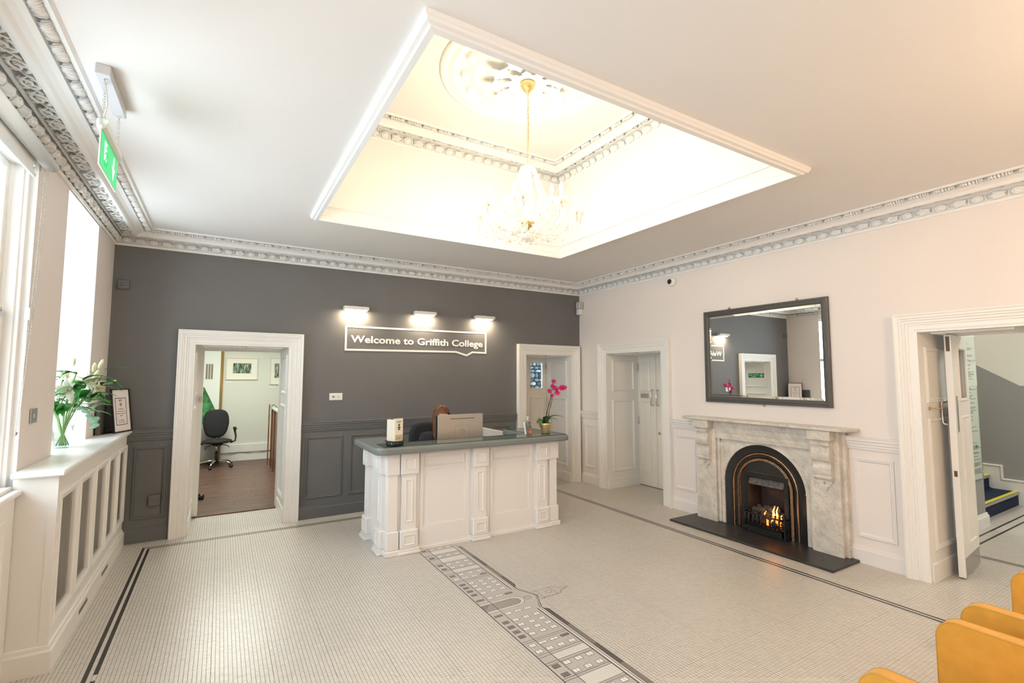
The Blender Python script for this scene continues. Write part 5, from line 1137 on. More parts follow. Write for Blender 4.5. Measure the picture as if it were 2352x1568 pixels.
b = MB(); b.lathe([(.0001, 3.475), (.03, 3.47), (.058, 3.45), (.062, 3.44), (.045, 3.43), (.02, 3.42), (.016, 3.36), (.024, 3.33), (.014, 3.30), (.014, 3.16), (.03, 3.14), (.035, 3.10), (.018, 3.06), (.020, 3.02), (.03, 3.0)], (RX, RY, 0), 20); b.build('crystal_column', crystal, ch)
b = MB(); b.lathe([(.030, 3.005), (.052, 2.998), (.060, 2.985), (.055, 2.965), (.036, 2.945), (.018, 2.935), (.012, 2.92), (.0001, 2.915)], (RX, RY, 0), 24); b.build('gilt_bowl', gold, ch)
oct_ = MB(); oct_.lathe([(.0001, 0), (.008, -.008), (.0105, -.022), (.006, -.038), (.0001, -.046)], (0, 0, 0), 6, sm=False); drop = oct_.mesh('crystal_drop', [crystal])
bead_ = MB(); bead_.ell((0, 0, 0), .010, 6, 4, sm=False); beadm = bead_.mesh('crystal_bead', [crystal])
ball_ = MB(); ball_.ell((0, 0, 0), .017, 8, 6, sm=False); ballm = ball_.mesh('crystal_ball', [crystal])
arm_m = crystalmat('crystal_arm')
bulb_m = mat('candle_bulb', (1, .9, .75), .4, emit=(1, .84, .60), es=20)
candle_m = mat('candle_sleeve', (.80, .74, .62), .5)
nb_ = 0
def chlight(p, e):
    d = bpy.data.lights.new('candle_bulb_lamp', 'POINT'); d.energy = e; d.color = (1, .88, .64); d.shadow_soft_size = .03; o = bpy.data.objects.new('candle_bulb_lamp', d); link(o); o.location = p
CH_E = 2.3
for (n, rad, zc, zsag, ph) in ((8, .40, 3.05, 2.90, .12), (4, .22, 3.12, 2.96, .5)):
    for i in range(n):
        a = ph+i*2*math.pi/n; d = Vector((math.cos(a), math.sin(a), 0))
        pts = [C0+d*.03+Vector((0, 0, 2.975)), C0+d*rad*.30+Vector((0, 0, zsag-.02)), C0+d*rad*.60+Vector((0, 0, zsag-.035)), C0+d*rad*.88+Vector((0, 0, zsag+.03)), C0+d*rad*1.0+Vector((0, 0, zc-.06)), C0+d*rad+Vector((0, 0, zc))]
        b = MB(); b.tube(pts, [.008, .008, .0075, .007, .0065, .006], 8); ar = b.build('arm', arm_m, ch)
        c = C0+d*rad
        b = MB(); b.lathe([(.008, zc-.006), (.03, zc), (.050, zc+.012), (.056, zc+.020), (.050, zc+.018), (.02, zc+.008), (.008, zc+.008)], (c.x, c.y, 0), 16, mod=lambda th, i: 1+(.08*math.cos(8*th) if i in (2, 3, 4) else 0)); b.build('drip_pan', crystal, ar)
        b = MB(); b.lathe([(.0001, zc-.012), (.010, zc-.010), (.012, zc-.002)], (c.x, c.y, 0), 10); b.build('pan_cap', gold, ar)
        b = MB(); b.lathe([(.010, zc+.006), (.0105, zc+.065), (.0001, zc+.066)], (c.x, c.y, 0), 10); b.build('candle_sleeve', candle_m, ar)
        b = MB(); b.lathe([(.007, zc+.066), (.0155, zc+.085), (.017, zc+.10), (.012, zc+.125), (.004, zc+.145), (.0001, zc+.150)], (c.x, c.y, 0), 12); b.build('candle_bulb', bulb_m, ar)
        chlight((c.x, c.y, zc+.175), CH_E)
        for j in range(8):
            t = j*math.pi/4; inst(drop, 'crystal_drop', ch, Matrix.Translation((c.x+.050*math.cos(t), c.y+.050*math.sin(t), zc+.010)) @ Matrix.Scale(1.15, 4))
        inst(drop, 'crystal_drop', ch, Matrix.Translation((c.x, c.y, zc-.012)) @ Matrix.Scale(1.6, 4))
# bead strands from the crown out to the arms
for i in range(12):
    a = .12+i*2*math.pi/12; d = Vector((math.cos(a), math.sin(a), 0))
    for j in range(18):
        t = j/17; r_ = .06+.10*math.sin(t*1.2)+.08*t**3; z = 3.44-.40*t
        inst(beadm, 'crystal_bead', ch, Matrix.Translation(C0+d*r_+Vector((0, 0, z))))
for i in range(16):    # long drops round the outer ring and an inner dome of pendants
    a = i*2*math.pi/16
    for (r_, z, k_) in ((.43, 3.0, 1.5), (.30, 2.965, 1.6), (.36, 2.93, 1.3)):
        inst(drop, 'crystal_drop', ch, Matrix.Translation((RX+r_*math.cos(a), RY+r_*math.sin(a), z)) @ Matrix.Scale(k_, 4))
for i in range(8):     # swags between the arms
    a0_ = .12+i*2*math.pi/8; a1_ = a0_+2*math.pi/8
    for j in range(9):
        t = (j+.5)/9; a = a0_+(a1_-a0_)*t; inst(beadm, 'crystal_bead', ch, Matrix.Translation(C0+Vector((math.cos(a), math.sin(a), 0))*.385+Vector((0, 0, 3.035-.10*math.sin(math.pi*t)))))
for (n, r_, z) in ((10, .10, 2.91), (10, .17, 2.885), (6, .05, 2.87), (12, .25, 2.90)):
    for i in range(n):
        a = i*2*math.pi/n+.2; inst(ballm, 'crystal_ball', ch, Matrix.Translation((RX+r_*math.cos(a), RY+r_*math.sin(a), z-.03)) @ Matrix.Scale(.8 if r_ > .2 else 1., 4))
        inst(beadm, 'crystal_bead', ch, Matrix.Translation((RX+r_*math.cos(a), RY+r_*math.sin(a), z+.0)))
inst(ballm, 'crystal_ball', ch, Matrix.Translation((RX, RY, 2.845)) @ Matrix.Scale(1.7, 4))
# ================================================================ FLOOR GRAPHIC
fg = thing('floor_graphic', 'printed grey facade drawing of a long building laid across the mosaic floor', 'floor graphic', (1.71, 3.24, 0))
def print_mat(name, col, brick=None, rough=.3, lines=(.42, .38, .35), fac=.55):
    mt = bpy.data.materials.new(name); mt.use_nodes = True; nt = mt.node_tree; N = nt.nodes; b = N['Principled BSDF']; b.inputs['Roughness'].default_value = rough
    g = N.new('ShaderNodeNewGeometry'); sub = N.new('ShaderNodeVectorMath'); sub.operation = 'SUBTRACT'; sub.inputs[1].default_value = (GX, GY, 0); dv = N.new('ShaderNodeVectorMath'); dv.operation = 'DIVIDE'; dv.inputs[1].default_value = (PT, PT, 1)
    fr = N.new('ShaderNodeVectorMath'); fr.operation = 'FRACTION'; sx = N.new('ShaderNodeSeparateXYZ')
    nt.links.new(g.outputs['Position'], sub.inputs[0]); nt.links.new(sub.outputs[0], dv.inputs[0]); nt.links.new(dv.outputs[0], fr.inputs[0]); nt.links.new(fr.outputs[0], sx.inputs[0])
    ms = []
    for ax, wd in (('X', .08), ('Y', .05)):
        mth = N.new('ShaderNodeMath'); mth.operation = 'LESS_THAN'; mth.inputs[1].default_value = wd; nt.links.new(sx.outputs[ax], mth.inputs[0]); ms.append(mth)
    mxm = N.new('ShaderNodeMath'); mxm.operation = 'MAXIMUM'; nt.links.new(ms[0].outputs[0], mxm.inputs[0]); nt.links.new(ms[1].outputs[0], mxm.inputs[1])
    sc_ = N.new('ShaderNodeMath'); sc_.operation = 'MULTIPLY'; sc_.inputs[1].default_value = fac; nt.links.new(mxm.outputs[0], sc_.inputs[0])
    mx = N.new('ShaderNodeMix'); mx.data_type = 'RGBA'; nt.links.new(sc_.outputs[0], mx.inputs[0]); mx.inputs[7].default_value = (*lines, 1)
    if brick:
        bt = N.new('ShaderNodeTexBrick'); bt.inputs['Color1'].default_value = (*col, 1); bt.inputs['Color2'].default_value = (*[c*.93 for c in col], 1); bt.inputs['Mortar'].default_value = (*[c*.72 for c in col], 1); bt.inputs['Scale'].default_value = brick; bt.inputs['Mortar Size'].default_value = .03
        rt = N.new('ShaderNodeMapping'); rt.inputs['Rotation'].default_value = (0, 0, math.pi/2); nt.links.new(g.outputs['Position'], rt.inputs['Vector']); nt.links.new(rt.outputs[0], bt.inputs['Vector']); nt.links.new(bt.outputs['Color'], mx.inputs[6])
    else: mx.inputs[6].default_value = (*col, 1)
    nt.links.new(mx.outputs[2], b.inputs['Base Color'])
    return mt
pw = print_mat('print_white', (.70, .68, .64)); pg = print_mat('print_brick_grey', (.585, .55, .525), 26); pd = print_mat('print_dark', (.10, .085, .08), lines=(.3, .27, .25)); pmid = print_mat('print_mid_grey', (.22, .19, .175), lines=(.3, .27, .25)); pl2 = print_mat('print_pale_stone', (.60, .57, .54), 12); pk = mat('print_line', (.05, .045, .045), .35)
VC = 3.24; z1, z2, z3 = .0009, .0013, .0017
def fq(b, x0, x1, v0, v1, z=z1): b.quad((x0, VC+v0, z), (x1, VC+v0, z), (x1, VC+v1, z), (x0, VC+v1, z))
b = MB(); fq(b, 1.71, 2.075, -1.36, 1.62); b.build('facade_print', pg, fg)
for s in (-1, 1):
    for (v0, v1) in ((.717, .784), (.975, 1.08), (1.20, 1.30)): b = MB(); fq(b, 1.806, 2.058, min(s*v0, s*v1), max(s*v0, s*v1), z2-.0002); b.build('pale_band_print', pw, fg)
b = MB()          # line work
def ln(x0, v0, x1, v1, w_=.0018, z=z2):
    d = Vector((x1-x0, v1-v0)); n = Vector((-d.y, d.x)).normalized()*w_
    b.add([(x0-n.x, VC+v0-n.y, z), (x1-n.x, VC+v1-n.y, z), (x1+n.x, VC+v1+n.y, z), (x0+n.x, VC+v0+n.y, z)], [(0, 1, 2, 3)])
ln(1.71, -1.36, 1.71, 1.62, .003); ln(1.806, -1.36, 1.806, 1.62, .0022)
for s in (-1, 1):
    for v in (.195, .520, .540, .692, .717, .784, .806, .955, .975, 1.08, 1.10, 1.19, 1.20, 1.30): 
        if v != .195: ln(1.71, s*v, 2.06, s*v, .0016)
    ln(2.062, s*.185, 2.062, s*1.36, .004); ln(2.085, s*.185, 2.085, s*1.36, .0022); ln(2.10, s*.185, 2.10, s*1.36, .0022)
    ln(2.10, s*.185, 2.182, 0, .0025); ln(2.086, s*.18, 2.17, 0, .0016)
    # arch voussoirs
    ln(1.71, s*.052, 1.955, s*.052, .0016); ln(1.71, s*.075, 1.955, s*.075, .0016)
for k in range(24):
    a = -math.pi/2+math.pi*k/24; a2 = a+math.pi/24
    for r_ in (.052, .075): ln(1.955+r_*math.cos(a)*1.35, r_*math.sin(a), 1.955+r_*math.cos(a2)*1.35, r_*math.sin(a2), .0016)
for r_ in (.022, .030):
    for k in range(20): a = 2*math.pi*k/20; a2 = a+2*math.pi/20; ln(2.095+r_*math.cos(a), r_*math.sin(a), 2.095+r_*math.cos(a2), r_*math.sin(a2), .0012)
ln(2.095, 0, 2.105, .012, .0012); ln(2.095, 0, 2.093, -.014, .0012)
# clock tower outline
for P in ([(2.178, .085), (2.19, .072), (2.20, .075), (2.21, .062), (2.335, .066), (2.34, .072)], [(2.178, -.07), (2.20, -.078), (2.215, -.062), (2.335, -.066), (2.34, -.074)], [(2.335, .066), (2.335, -.066)], [(2.345, .072), (2.37, .060), (2.40, .022), (2.45, .012), (2.465, 0)], [(2.345, -.072), (2.37, -.060), (2.40, -.022), (2.45, -.012), (2.465, 0)], [(2.465, 0), (2.485, 0)], [(2.21, .062), (2.21, -.062)]):
    for i in range(len(P)-1): ln(P[i][0], P[i][1], P[i+1][0], P[i+1][1], .0016)
for k in range(18): a = 2*math.pi*k/18; a2 = a+2*math.pi/18; ln(2.29+.026*math.cos(a), .026*math.sin(a), 2.29+.026*math.cos(a2), .026*math.sin(a2), .0012)
b.build('line_print', pk, fg)
b = MB(); fq(b, 2.185, 2.335, -.062, .062, z1); b.add([(2.338, VC-.07, z1), (2.338, VC+.07, z1), (2.40, VC+.022, z1), (2.40, VC-.022, z1)], [(0, 1, 2, 3)]); b.add([(2.075, VC-.185, z1), (2.075, VC+.185, z1), (2.178, VC, z1)], [(0, 1, 2)]); b.build('tower_print', pl2, fg)
b = MB()
for s in (-1, 1): fq(b, 2.066, 2.10, min(s*.19, s*1.36), max(s*.19, s*1.36), z2-.0002); fq(b, 1.71, 1.955, min(s*.053, s*.074), max(s*.053, s*.074), z2-.0002)
for k in range(12):
    a = -math.pi/2+math.pi*k/12; a2 = a+math.pi/12*.9
    b.add([(1.955+r_*math.cos(t)*1.35, VC+r_*math.sin(t), z2-.0002) for r_, t in ((.053, a), (.074, a), (.074, a2), (.053, a2))], [(0, 1, 2, 3)])
b.build('gutter_print', pw, fg)
b = MB(); fq(b, 1.712, 1.955, -.05, .05, z1+.0002); b.add([(1.955, VC, z1+.0002)]+[(1.955+.05*1.35*math.cos(a), VC+.05*math.sin(a), z1+.0002) for a in [-math.pi/2+math.pi*k/16 for k in range(17)]], [(0, k+1, k+2) for k in range(16)]); b.build('archway_print', print_mat('print_arch', (.36, .33, .30), 20), fg)
b = MB(); b.add([(1.712, VC+.05, z2), (1.712, VC-.03, z2), (1.79, VC+.05, z2)], [(0, 1, 2)]); b.build('arch_shadow_print', pmid, fg)
for (v0, v1, dk) in ((-.19, -.485, 1), (-.485, -.76, 0), (-.76, -1.0, 1), (-1.0, -1.24, 0), (-1.24, -1.4, 1), (.19, .45, 1), (.45, .72, 0), (.72, 1.0, 1), (1.0, 1.30, 0)):
    b = MB(); k_ = (-.04 if v0 == -.19 else (.06 if v0 == .19 else 0))
    b.add([(2.102, VC+v0, z1), (2.102, VC+v1, z1), (2.137, VC+v1, z1), (2.137, VC+v0+k_, z1)], [(0, 1, 2, 3)]); b.build('roof_print', pd if dk else pmid, fg)
b = MB()          # chimneys
for v in (-.185, -.21, -.235, -.26, -.285, -.31, .19, .215, .24, .265, .29): ln(2.15, v, 2.165, v, .0012); 
for v in (-.33, .33, -.62, .62, -.9, .9): fq(b, 2.148, 2.165, v-.012, v+.012, z1); ln(2.165, v-.004, 2.182, v+.006, .0012)
b.build('chimney_print', pl2, fg)
def wmesh(m_, hw, hh):
    q = MB(); q.quad((-hh, -hw, 0), (hh, -hw, 0), (hh, hw, 0), (-hh, hw, 0), 1)
    e = .003; q.quad((-hh+e, -hw+e, .0003), (-e*.3, -hw+e, .0003), (-e*.3, hw-e, .0003), (-hh+e, hw-e, .0003)); q.quad((e*.3, -hw+e, .0003), (hh-e, -hw+e, .0003), (hh-e, hw-e, .0003), (e*.3, hw-e, .0003))
    return q.mesh('printed_window', [m_, pk])
pww = mat('print_window_white', (.80, .79, .76), .3)
w_white = wmesh(pww, .019, .0245); w_dark = wmesh(pmid, .019, .0245); w_tall = wmesh(pww, .014, .032); w_talld = wmesh(pmid, .014, .032)
for s in (-1, 1):
    for v in (.245, .318, .388, .456, .578, .656, .832, .924, 1.13, 1.16 if False else 1.34):
        for r_, x in enumerate((1.757, 1.837, 1.925, 2.012)):
            base = r_ == 0; me = w_dark if base and not (s < 0 and .5 < v < .7) else w_white
            if v == .578: me = w_talld if r_ == 3 else (w_tall if r_ else w_white)
            inst(me, 'printed_window', fg, Matrix.Translation((x, VC+s*v, z2)))
    for x, me in ((1.757, w_talld), (1.840, w_white), (1.920, w_tall), (2.005, w_tall if s < 0 else w_talld)): inst(me, 'printed_window', fg, Matrix.Translation((x, VC+s*.140, z2)))
# ================================================================ YELLOW ARMCHAIRS
def fabric_mat(name, c):
    mt = mat(name, c, .85, var=.06, vscale=18, bump=.35, bscale=700); b = mt.node_tree.nodes['Principled BSDF']; b.inputs['Sheen Weight'].default_value = .2
    return mt
yel = fabric_mat('mustard_fabric', (.72, .36, .045)); pip = mat('piping_fabric', (.58, .30, .05), .8)
def armchair(x0, x1, label):
    t = thing('armchair', label, 'armchair', ((x0+x1)/2, .5, 0), 'mustard armchairs')
    AT = .068; ZA, YF, YB = .652, .925, .12
    def side(z_top, yf, yb, r_):
        P = [(yb, .16), (yf, .16)]+[(yf-r_+r_*math.cos(a), z_top-r_+r_*math.sin(a)) for a in [math.pi/2*k/8 for k in range(9)]]+[(yb, z_top)]
        return P
    for (xa, xb, outer) in ((x0, x0+AT, x0), (x1-AT, x1, x1)):
        P = side(ZA, YF, YB, .075); b = MB(); e = .008; n = len(P); cy = sum(p[0] for p in P)/n; cz = sum(p[1] for p in P)/n
        def ins_(q): return [(cy+(y-cy)*(1-q/.4), cz+(z-cz)*(1-q/.25)) for y, z in P]
        rings = [(xa, ins_(e)), (xa+e, P), (xb-e, P), (xb, ins_(e))]; vs = []
        for X, Q in rings: vs += [(X, y, z) for y, z in Q]
        b.add(vs, [(k*n+i, k*n+(i+1) % n, (k+1)*n+(i+1) % n, (k+1)*n+i) for k in range(3) for i in range(n)]+[tuple(range(n-1, -1, -1)), tuple(range(3*n, 4*n))], 0, False); arm = b.build('arm', yel, t)
        for X in (xa+.004, xb-.004):
            Q = ins_(.003); b = MB(); b.tube([(X, y, z) for y, z in Q[1:]], .0042, 6); b.build('piping', pip, arm)
    b = MB(); b.cbox(x0+AT-.005, x1-AT+.005, .02, .16, .16, .86, .04); b.build('backrest', yel, t)
    b = MB(); b.cbox(x0+AT+.004, x1-AT-.004, .14, .86, .26, .43, .03); b.build('seat_cushion', yel, t)
    b = MB(); b.cbox(x0+AT, x1-AT, .10, .87, .16, .27, .01); b.build('seat_frame', yel, t)
    for xx in (x0+.05, x1-.05):
        for yy in (.08, .86): b = MB(); b.lathe([(.0001, 0), (.014, 0), (.022, .16), (.0001, .162)], (xx, yy, 0), 12); b.build('leg', mat('dark_wood_leg', (.05, .03, .02), .4), t)
armchair(2.03, 2.795, 'mustard fabric armchair at the bottom edge, the nearer of two')
armchair(3.02, 3.815, 'mustard fabric armchair nearer the hall doorway, behind the nearer one')
# ================================================================ OFFICE THINGS
gfm = thing('gilt_framed_picture', 'tall gilt framed picture standing on the office floor behind the chair', 'picture', (-.55, OY, 0))
MO = lambda a, z, c: (a, OY-c, z)
wg = wood_mat('gilt_wood', (.20, .11, .03), (.45, .28, .09), 2)
b = MB(); b.sweep(MO, [(-1.25, .02), (.032, .02), (.032, 2.29), (-1.25, 2.29)], [(0, .01), (0, .05), (.012, .06), (.03, .05), (.045, .045), (.052, .03), (.055, .01)], True); b.build('frame', wg, gfm)
b = MB(); b.box(-1.22, .0, OY-.03, OY-.012, .05, 2.26); b.build('canvas', mat('picture_white', (.80, .84, .78), .4), gfm)
for k in range(3):
    b = MB(); b.box(-.268+k*.044, -.235+k*.044, OY-.034, OY-.030, 1.645, 1.945); b.build('grey_bar_print', mat('taupe_print', (.26, .21, .16), .6), gfm)
b = MB(); b.add([(-.75, OY-.032, .6), (.0, OY-.032, .85), (-.08, OY-.032, 1.05), (-.27, OY-.032, 1.47), (-.75, OY-.032, 2.0)], [(0, 1, 2, 3, 4)]); b.build('green_slope_print', mat('green_paint_print', (.06, .24, .08), .6, var=.8, vscale=9), gfm)
b = MB(); b.add([(-.75, OY-.033, .05), (.0, OY-.033, .05), (.0, OY-.033, .86), (-.75, OY-.033, .62)], [(0, 1, 2, 3)]); b.build('grey_print', mat('grey_lower_print', (.45, .45, .46), .6), gfm)
def framed(label, x0, x1, z0, z1, p, m_):
    t = thing('framed_photo', label, 'picture', ((x0+x1)/2, OY, (z0+z1)/2), 'framed photographs in the office')
    b = MB(); b.sweep(MO, [(x0, z0), (x1, z0), (x1, z1), (x0, z1)], [(0, 0), (0, .028), (.018, .028), (.018, .010)], True); b.build('frame', mat('white_frame', (.72, .66, .58), .4), t)
    b = MB(); b.box(x0+.01, x1-.01, OY-.012, OY-.002, z0+.01, z1-.01); b.build('mount_board', mat('cream_mount', (.82, .81, .70), .7), t)
    b = MB(); b.box(p[0], p[1], OY-.0135, OY-.012, p[2], p[3]); b.build('photograph', m_, t)
    b = MB(); b.box(x0, x0+.13, OY-.004, OY, z0-.075, z0-.025); b.build('caption_card', plasticw, t)
def scene_mat(name, cols):
    mt = bpy.data.materials.new(name); mt.use_nodes = True; nt = mt.node_tree; N = nt.nodes; tc = N.new('ShaderNodeTexCoord'); mp = N.new('ShaderNodeMapping'); mp.inputs['Scale'].default_value = (22, 1, 6); nz = N.new('ShaderNodeTexNoise'); nz.inputs['Scale'].default_value = 1.5; nz.inputs['Detail'].default_value = 6
    rp = N.new('ShaderNodeValToRGB'); e = rp.color_ramp.elements; e[0].position = .36; e[0].color = (*cols[0], 1); e[1].position = .66; e[1].color = (*cols[2], 1); k = e.new(.5); k.color = (*cols[1], 1)
    nt.links.new(tc.outputs['Object'], mp.inputs['Vector']); nt.links.new(mp.outputs[0], nz.inputs['Vector']); nt.links.new(nz.outputs['Fac'], rp.inputs['Fac']); nt.links.new(rp.outputs['Color'], N['Principled BSDF'].inputs['Base Color']); N['Principled BSDF'].inputs['Roughness'].default_value = .3
    return mt
framed('white framed woodland photograph in the middle of the office wall', .072, .640, 1.632, 2.085, (.196, .520, 1.762, 1.968), scene_mat('woodland_photo', ((.015, .02, .02), (.09, .14, .05), (.45, .55, .58))))
framed('white framed grey photograph half hidden by the doorway edge', .862, 1.30, 1.53, 2.10, (.955, 1.21, 1.672, 1.972), scene_mat('grey_photo', ((.02, .02, .02), (.18, .19, .17), (.65, .66, .60))))
cbn = thing('wooden_counter', 'dark wood counter with grey top at the right of the office', 'counter', (1.2, 9.7, 0))
wd_ = wood_mat('mahogany', (.10, .035, .015), (.24, .10, .045), 2)
b = MB(); b.box(.86, 1.6, 8.5, 10.35, 0, 1.09); b.build('body', wd_, cbn)
for (y0, y1) in ((9.15, 9.22), (9.72, 9.78), (10.28, 10.345)): b = MB(); b.cbox(.845, .862, y0, y1, 0, 1.09, .003); b.build('stile', wd_, cbn)
b = MB(); b.cbox(.825, 1.62, 8.48, 10.37, 1.09, 1.125, .006); b.build('top', mat('sage_top', (.36, .42, .37), .4), cbn)
b = MB(); b.box(.80, .822, 10.34, 10.37, .02, 1.17); b.build('flap_post', wood_mat('light_oak', (.16, .08, .03), (.30, .17, .07), 2), cbn)
b = MB(); b.cbox(.795, .826, 10.335, 10.342, .93, .99, .001); b.build('hinge', steel, cbn)
ph = thing('desk_phone', 'black telephone with trailing cord on the wooden office counter', 'telephone', (1.0, 9.75, 1.126))
b = MB(); b.prism([(9.66, 1.126), (9.86, 1.126), (9.86, 1.19), (9.66, 1.14)], lambda a, z, c: (c, a, z), .94, 1.12); b.build('phone_body', black, ph)
b = MB(); b.tube([(.95, 9.68, 1.19), (.95, 9.72, 1.205), (.95, 9.80, 1.205), (.95, 9.84, 1.195)], .018, 8); b.build('handset', black, ph)
b = MB(); b.tube([(.94, 9.82, 1.14), (.90, 9.95, 1.135), (.87, 10.1, 1.17), (.85, 10.2, 1.16), (.84, 10.25, 1.13)], .006, 6); b.build('cord', black, ph)
# office swivel chair
def office_chair(name, label, loc, rz, armrest=True):
    t = thing(name, label, 'office chair', loc, None, rz)
    b = MB(); vs = []; n = 44    # backrest: rounded shield, slightly curved
    def shield(e):
        P = []
        for i in range(n):
            a = 2*math.pi*i/n; cx, sx = math.cos(a), math.sin(a); k = (abs(cx)**3.2+abs(sx)**3.2)**(-1/3.2); z = .80+.265*k*sx; w_ = .218*(1-.20*max(0, -sx)-.03*max(0, sx)); P.append(((w_-e)*k*cx, z-e*sx*.8))
        return P
    for y, e in ((.20, .03), (.175, .006), (.15, 0), (.125, .012), (.11, .05)): vs += [(x, y+.22*x*x*-1.2+.06*(z-.8), z) for x, z in shield(e)]
    b.add(vs, [(k*n+i, k*n+(i+1) % n, (k+1)*n+(i+1) % n, (k+1)*n+i) for k in range(4) for i in range(n)]+[tuple(range(n-1, -1, -1)), tuple(range(4*n, 5*n))], 0, True); b.build('backrest', blackfab, t, local=True)
    b = MB(); b.ell((0, -.06, .485), (.25, .24, .05), 24, 10); b.build('seat', blackfab, t, local=True)
    b = MB(); b.tube([(0, .19, .62), (0, .20, .50), (0, .10, .43)], .018, 8); b.build('back_bracket', black, t, local=True)
    b = MB(); b.cbox(-.08, .08, -.12, .1, .405, .44, .01); b.build('mechanism', black, t, local=True)
    b = MB(); b.tube([(-.08, -.05, .42), (-.17, -.08, .39), (-.20, -.09, .35)], .007, 6); b.build('lever', black, t, local=True)
    b = MB(); b.tube([(.08, -.05, .42), (.17, -.08, .39), (.20, -.09, .36)], .007, 6); b.build('lever', black, t, local=True)
    b = MB(); b.tube([(0, -.03, .43), (0, -.03, .27)], .014, 10); b.build('gas_rod', chrome, t, local=True)
    b = MB(); b.tube([(0, -.03, .29), (0, -.03, .09)], .026, 12); b.build('gas_sleeve', black, t, local=True)
    for k in range(5):
        a = k*2*math.pi/5+.5; d = Vector((math.cos(a), math.sin(a), 0)); c = Vector((0, -.03, 0))
        b = MB(); b.tube([c+Vector((0, 0, .11)), c+d*.10+Vector((0, 0, .125)), c+d*.22+Vector((0, 0, .105)), c+d*.30+Vector((0, 0, .065))], [.022, .020, .016, .012], 8); lg_ = b.build('leg', chrome, t, local=True)
        b = MB(); p = c+d*.30; s_ = Vector((-d.y, d.x, 0)); b.tube([p-s_*.022+Vector((0, 0, .027)), p+s_*.022+Vector((0, 0, .027))], .027, 12); b.build('caster', black, lg_, local=True)
    if armrest:
        for sx in (-1, 1):
            b = MB(); b.tube([(sx*.22, -.05, .44), (sx*.30, -.05, .47), (sx*.31, -.04, .56), (sx*.30, .02, .66), (sx*.29, .06, .70)], [.014, .016, .018, .020, .016], 8); b.tube([(sx*.29, .08, .705), (sx*.295, -.04, .715), (sx*.29, -.16, .70)], [.018, .024, .016], 8); b.build('armrest', black, t, local=True)
    return t
office_chair('office_chair', 'black swivel chair with chrome star base in the office', (-.03, 10.78, 0), .15)
b2 = thing('bin_pedal', 'black pedal foot of a chair just inside the office doorway', 'caster', (-.17, 8.05, 0))
b = MB(); b.tube([(-.20, 8.05, .035), (-.15, 8.03, .035)], .034, 14); b.build('wheel', black, b2)
b = MB(); b.cbox(-.26, -.19, 8.03, 8.07, .05, .085, .006); b.build('fork', black, b2)
# ================================================================ RECEPTIONIST
office_chair('receptionist_chair', 'black high backed office chair at the reception desk, mostly hidden', (2.25, 5.72, 0.0), .05, False).scale = (1, 1, 1.06)
pe = thing('person', 'seated person with long auburn hair and fringe in dark top behind the monitor', 'person', (2.26, 5.52, 0))
skin = mat('skin', (.62, .38, .29), .5); hairm = mat('auburn_hair', (.135, .042, .012), .38, var=.25); topm = mat('dark_top', (.022, .018, .024), .85); trou = mat('dark_trousers', (.02, .02, .025), .85)
PX, PY = 2.265, 5.52; hd = Vector((PX+.035, PY-.05, 1.235)); HR = .06   # head centre, turned slightly to the viewer's right
def skin_mesh(name, joints, edges, mts, parent, sub=2, root=0):
    me = bpy.data.meshes.new(name); me.from_pydata([j[0] for j in joints], edges, []); o = bpy.data.objects.new(name, me); COL.objects.link(o)
    sm = o.modifiers.new('skin', 'SKIN'); sm.use_smooth_shade = True
    for i, j in enumerate(joints):
        r_ = j[1] if isinstance(j[1], tuple) else (j[1], j[1]); me.skin_vertices[0].data[i].radius = r_; me.skin_vertices[0].data[i].use_root = (i == root)
    s2 = o.modifiers.new('sub', 'SUBSURF'); s2.levels = sub; s2.render_levels = sub
    me2 = bpy.data.meshes.new_from_object(o.evaluated_get(bpy.context.evaluated_depsgraph_get())); b = MB(); b.v = [tuple(v.co) for v in me2.vertices]; b.f = [tuple(p.vertices) for p in me2.polygons]; b.m = [0]*len(b.f); b.s = [True]*len(b.f)
    bpy.data.objects.remove(o); bpy.data.meshes.remove(me); bpy.data.meshes.remove(me2)
    return b
def V(x, y, z): return (PX+x, PY+y, z)
J = [(V(0, .06, .50), (.15, .11)), (V(0, .07, .64), (.125, .10)), (V(0, .05, .80), (.14, .105)), (V(0, .03, .92), (.13, .09)), (V(.01, .0, 1.02), (.06, .055)), (V(.02, -.02, 1.10), (.05, .05)),
     (V(-.15, .03, .96), .055), (V(-.20, -.02, .82), .046), (V(-.19, -.16, .765), .038), (V(-.10, -.24, .775), .028),
     (V(.15, .02, .96), .055), (V(.21, -.03, .82), .046), (V(.19, -.16, .765), .038), (V(.12, -.24, .775), .028),
     (V(-.10, .02, .50), .085), (V(-.12, -.36, .52), .062), (V(-.12, -.36, .28), .05), (V(-.12, -.34, .09), .04), (V(-.12, -.44, .04), .035),
     (V(.10, .02, .50), .085), (V(.12, -.36, .52), .062), (V(.12, -.36, .28), .05), (V(.12, -.34, .09), .04), (V(.12, -.44, .04), .035)]
ED = [(0, 1), (1, 2), (2, 3), (3, 4), (4, 5), (3, 6), (6, 7), (7, 8), (8, 9), (3, 10), (10, 11), (11, 12), (12, 13), (0, 14), (14, 15), (15, 16), (16, 17), (17, 18), (0, 19), (19, 20), (20, 21), (21, 22), (22, 23)]
body = skin_mesh('body', J, ED, skin, pe)
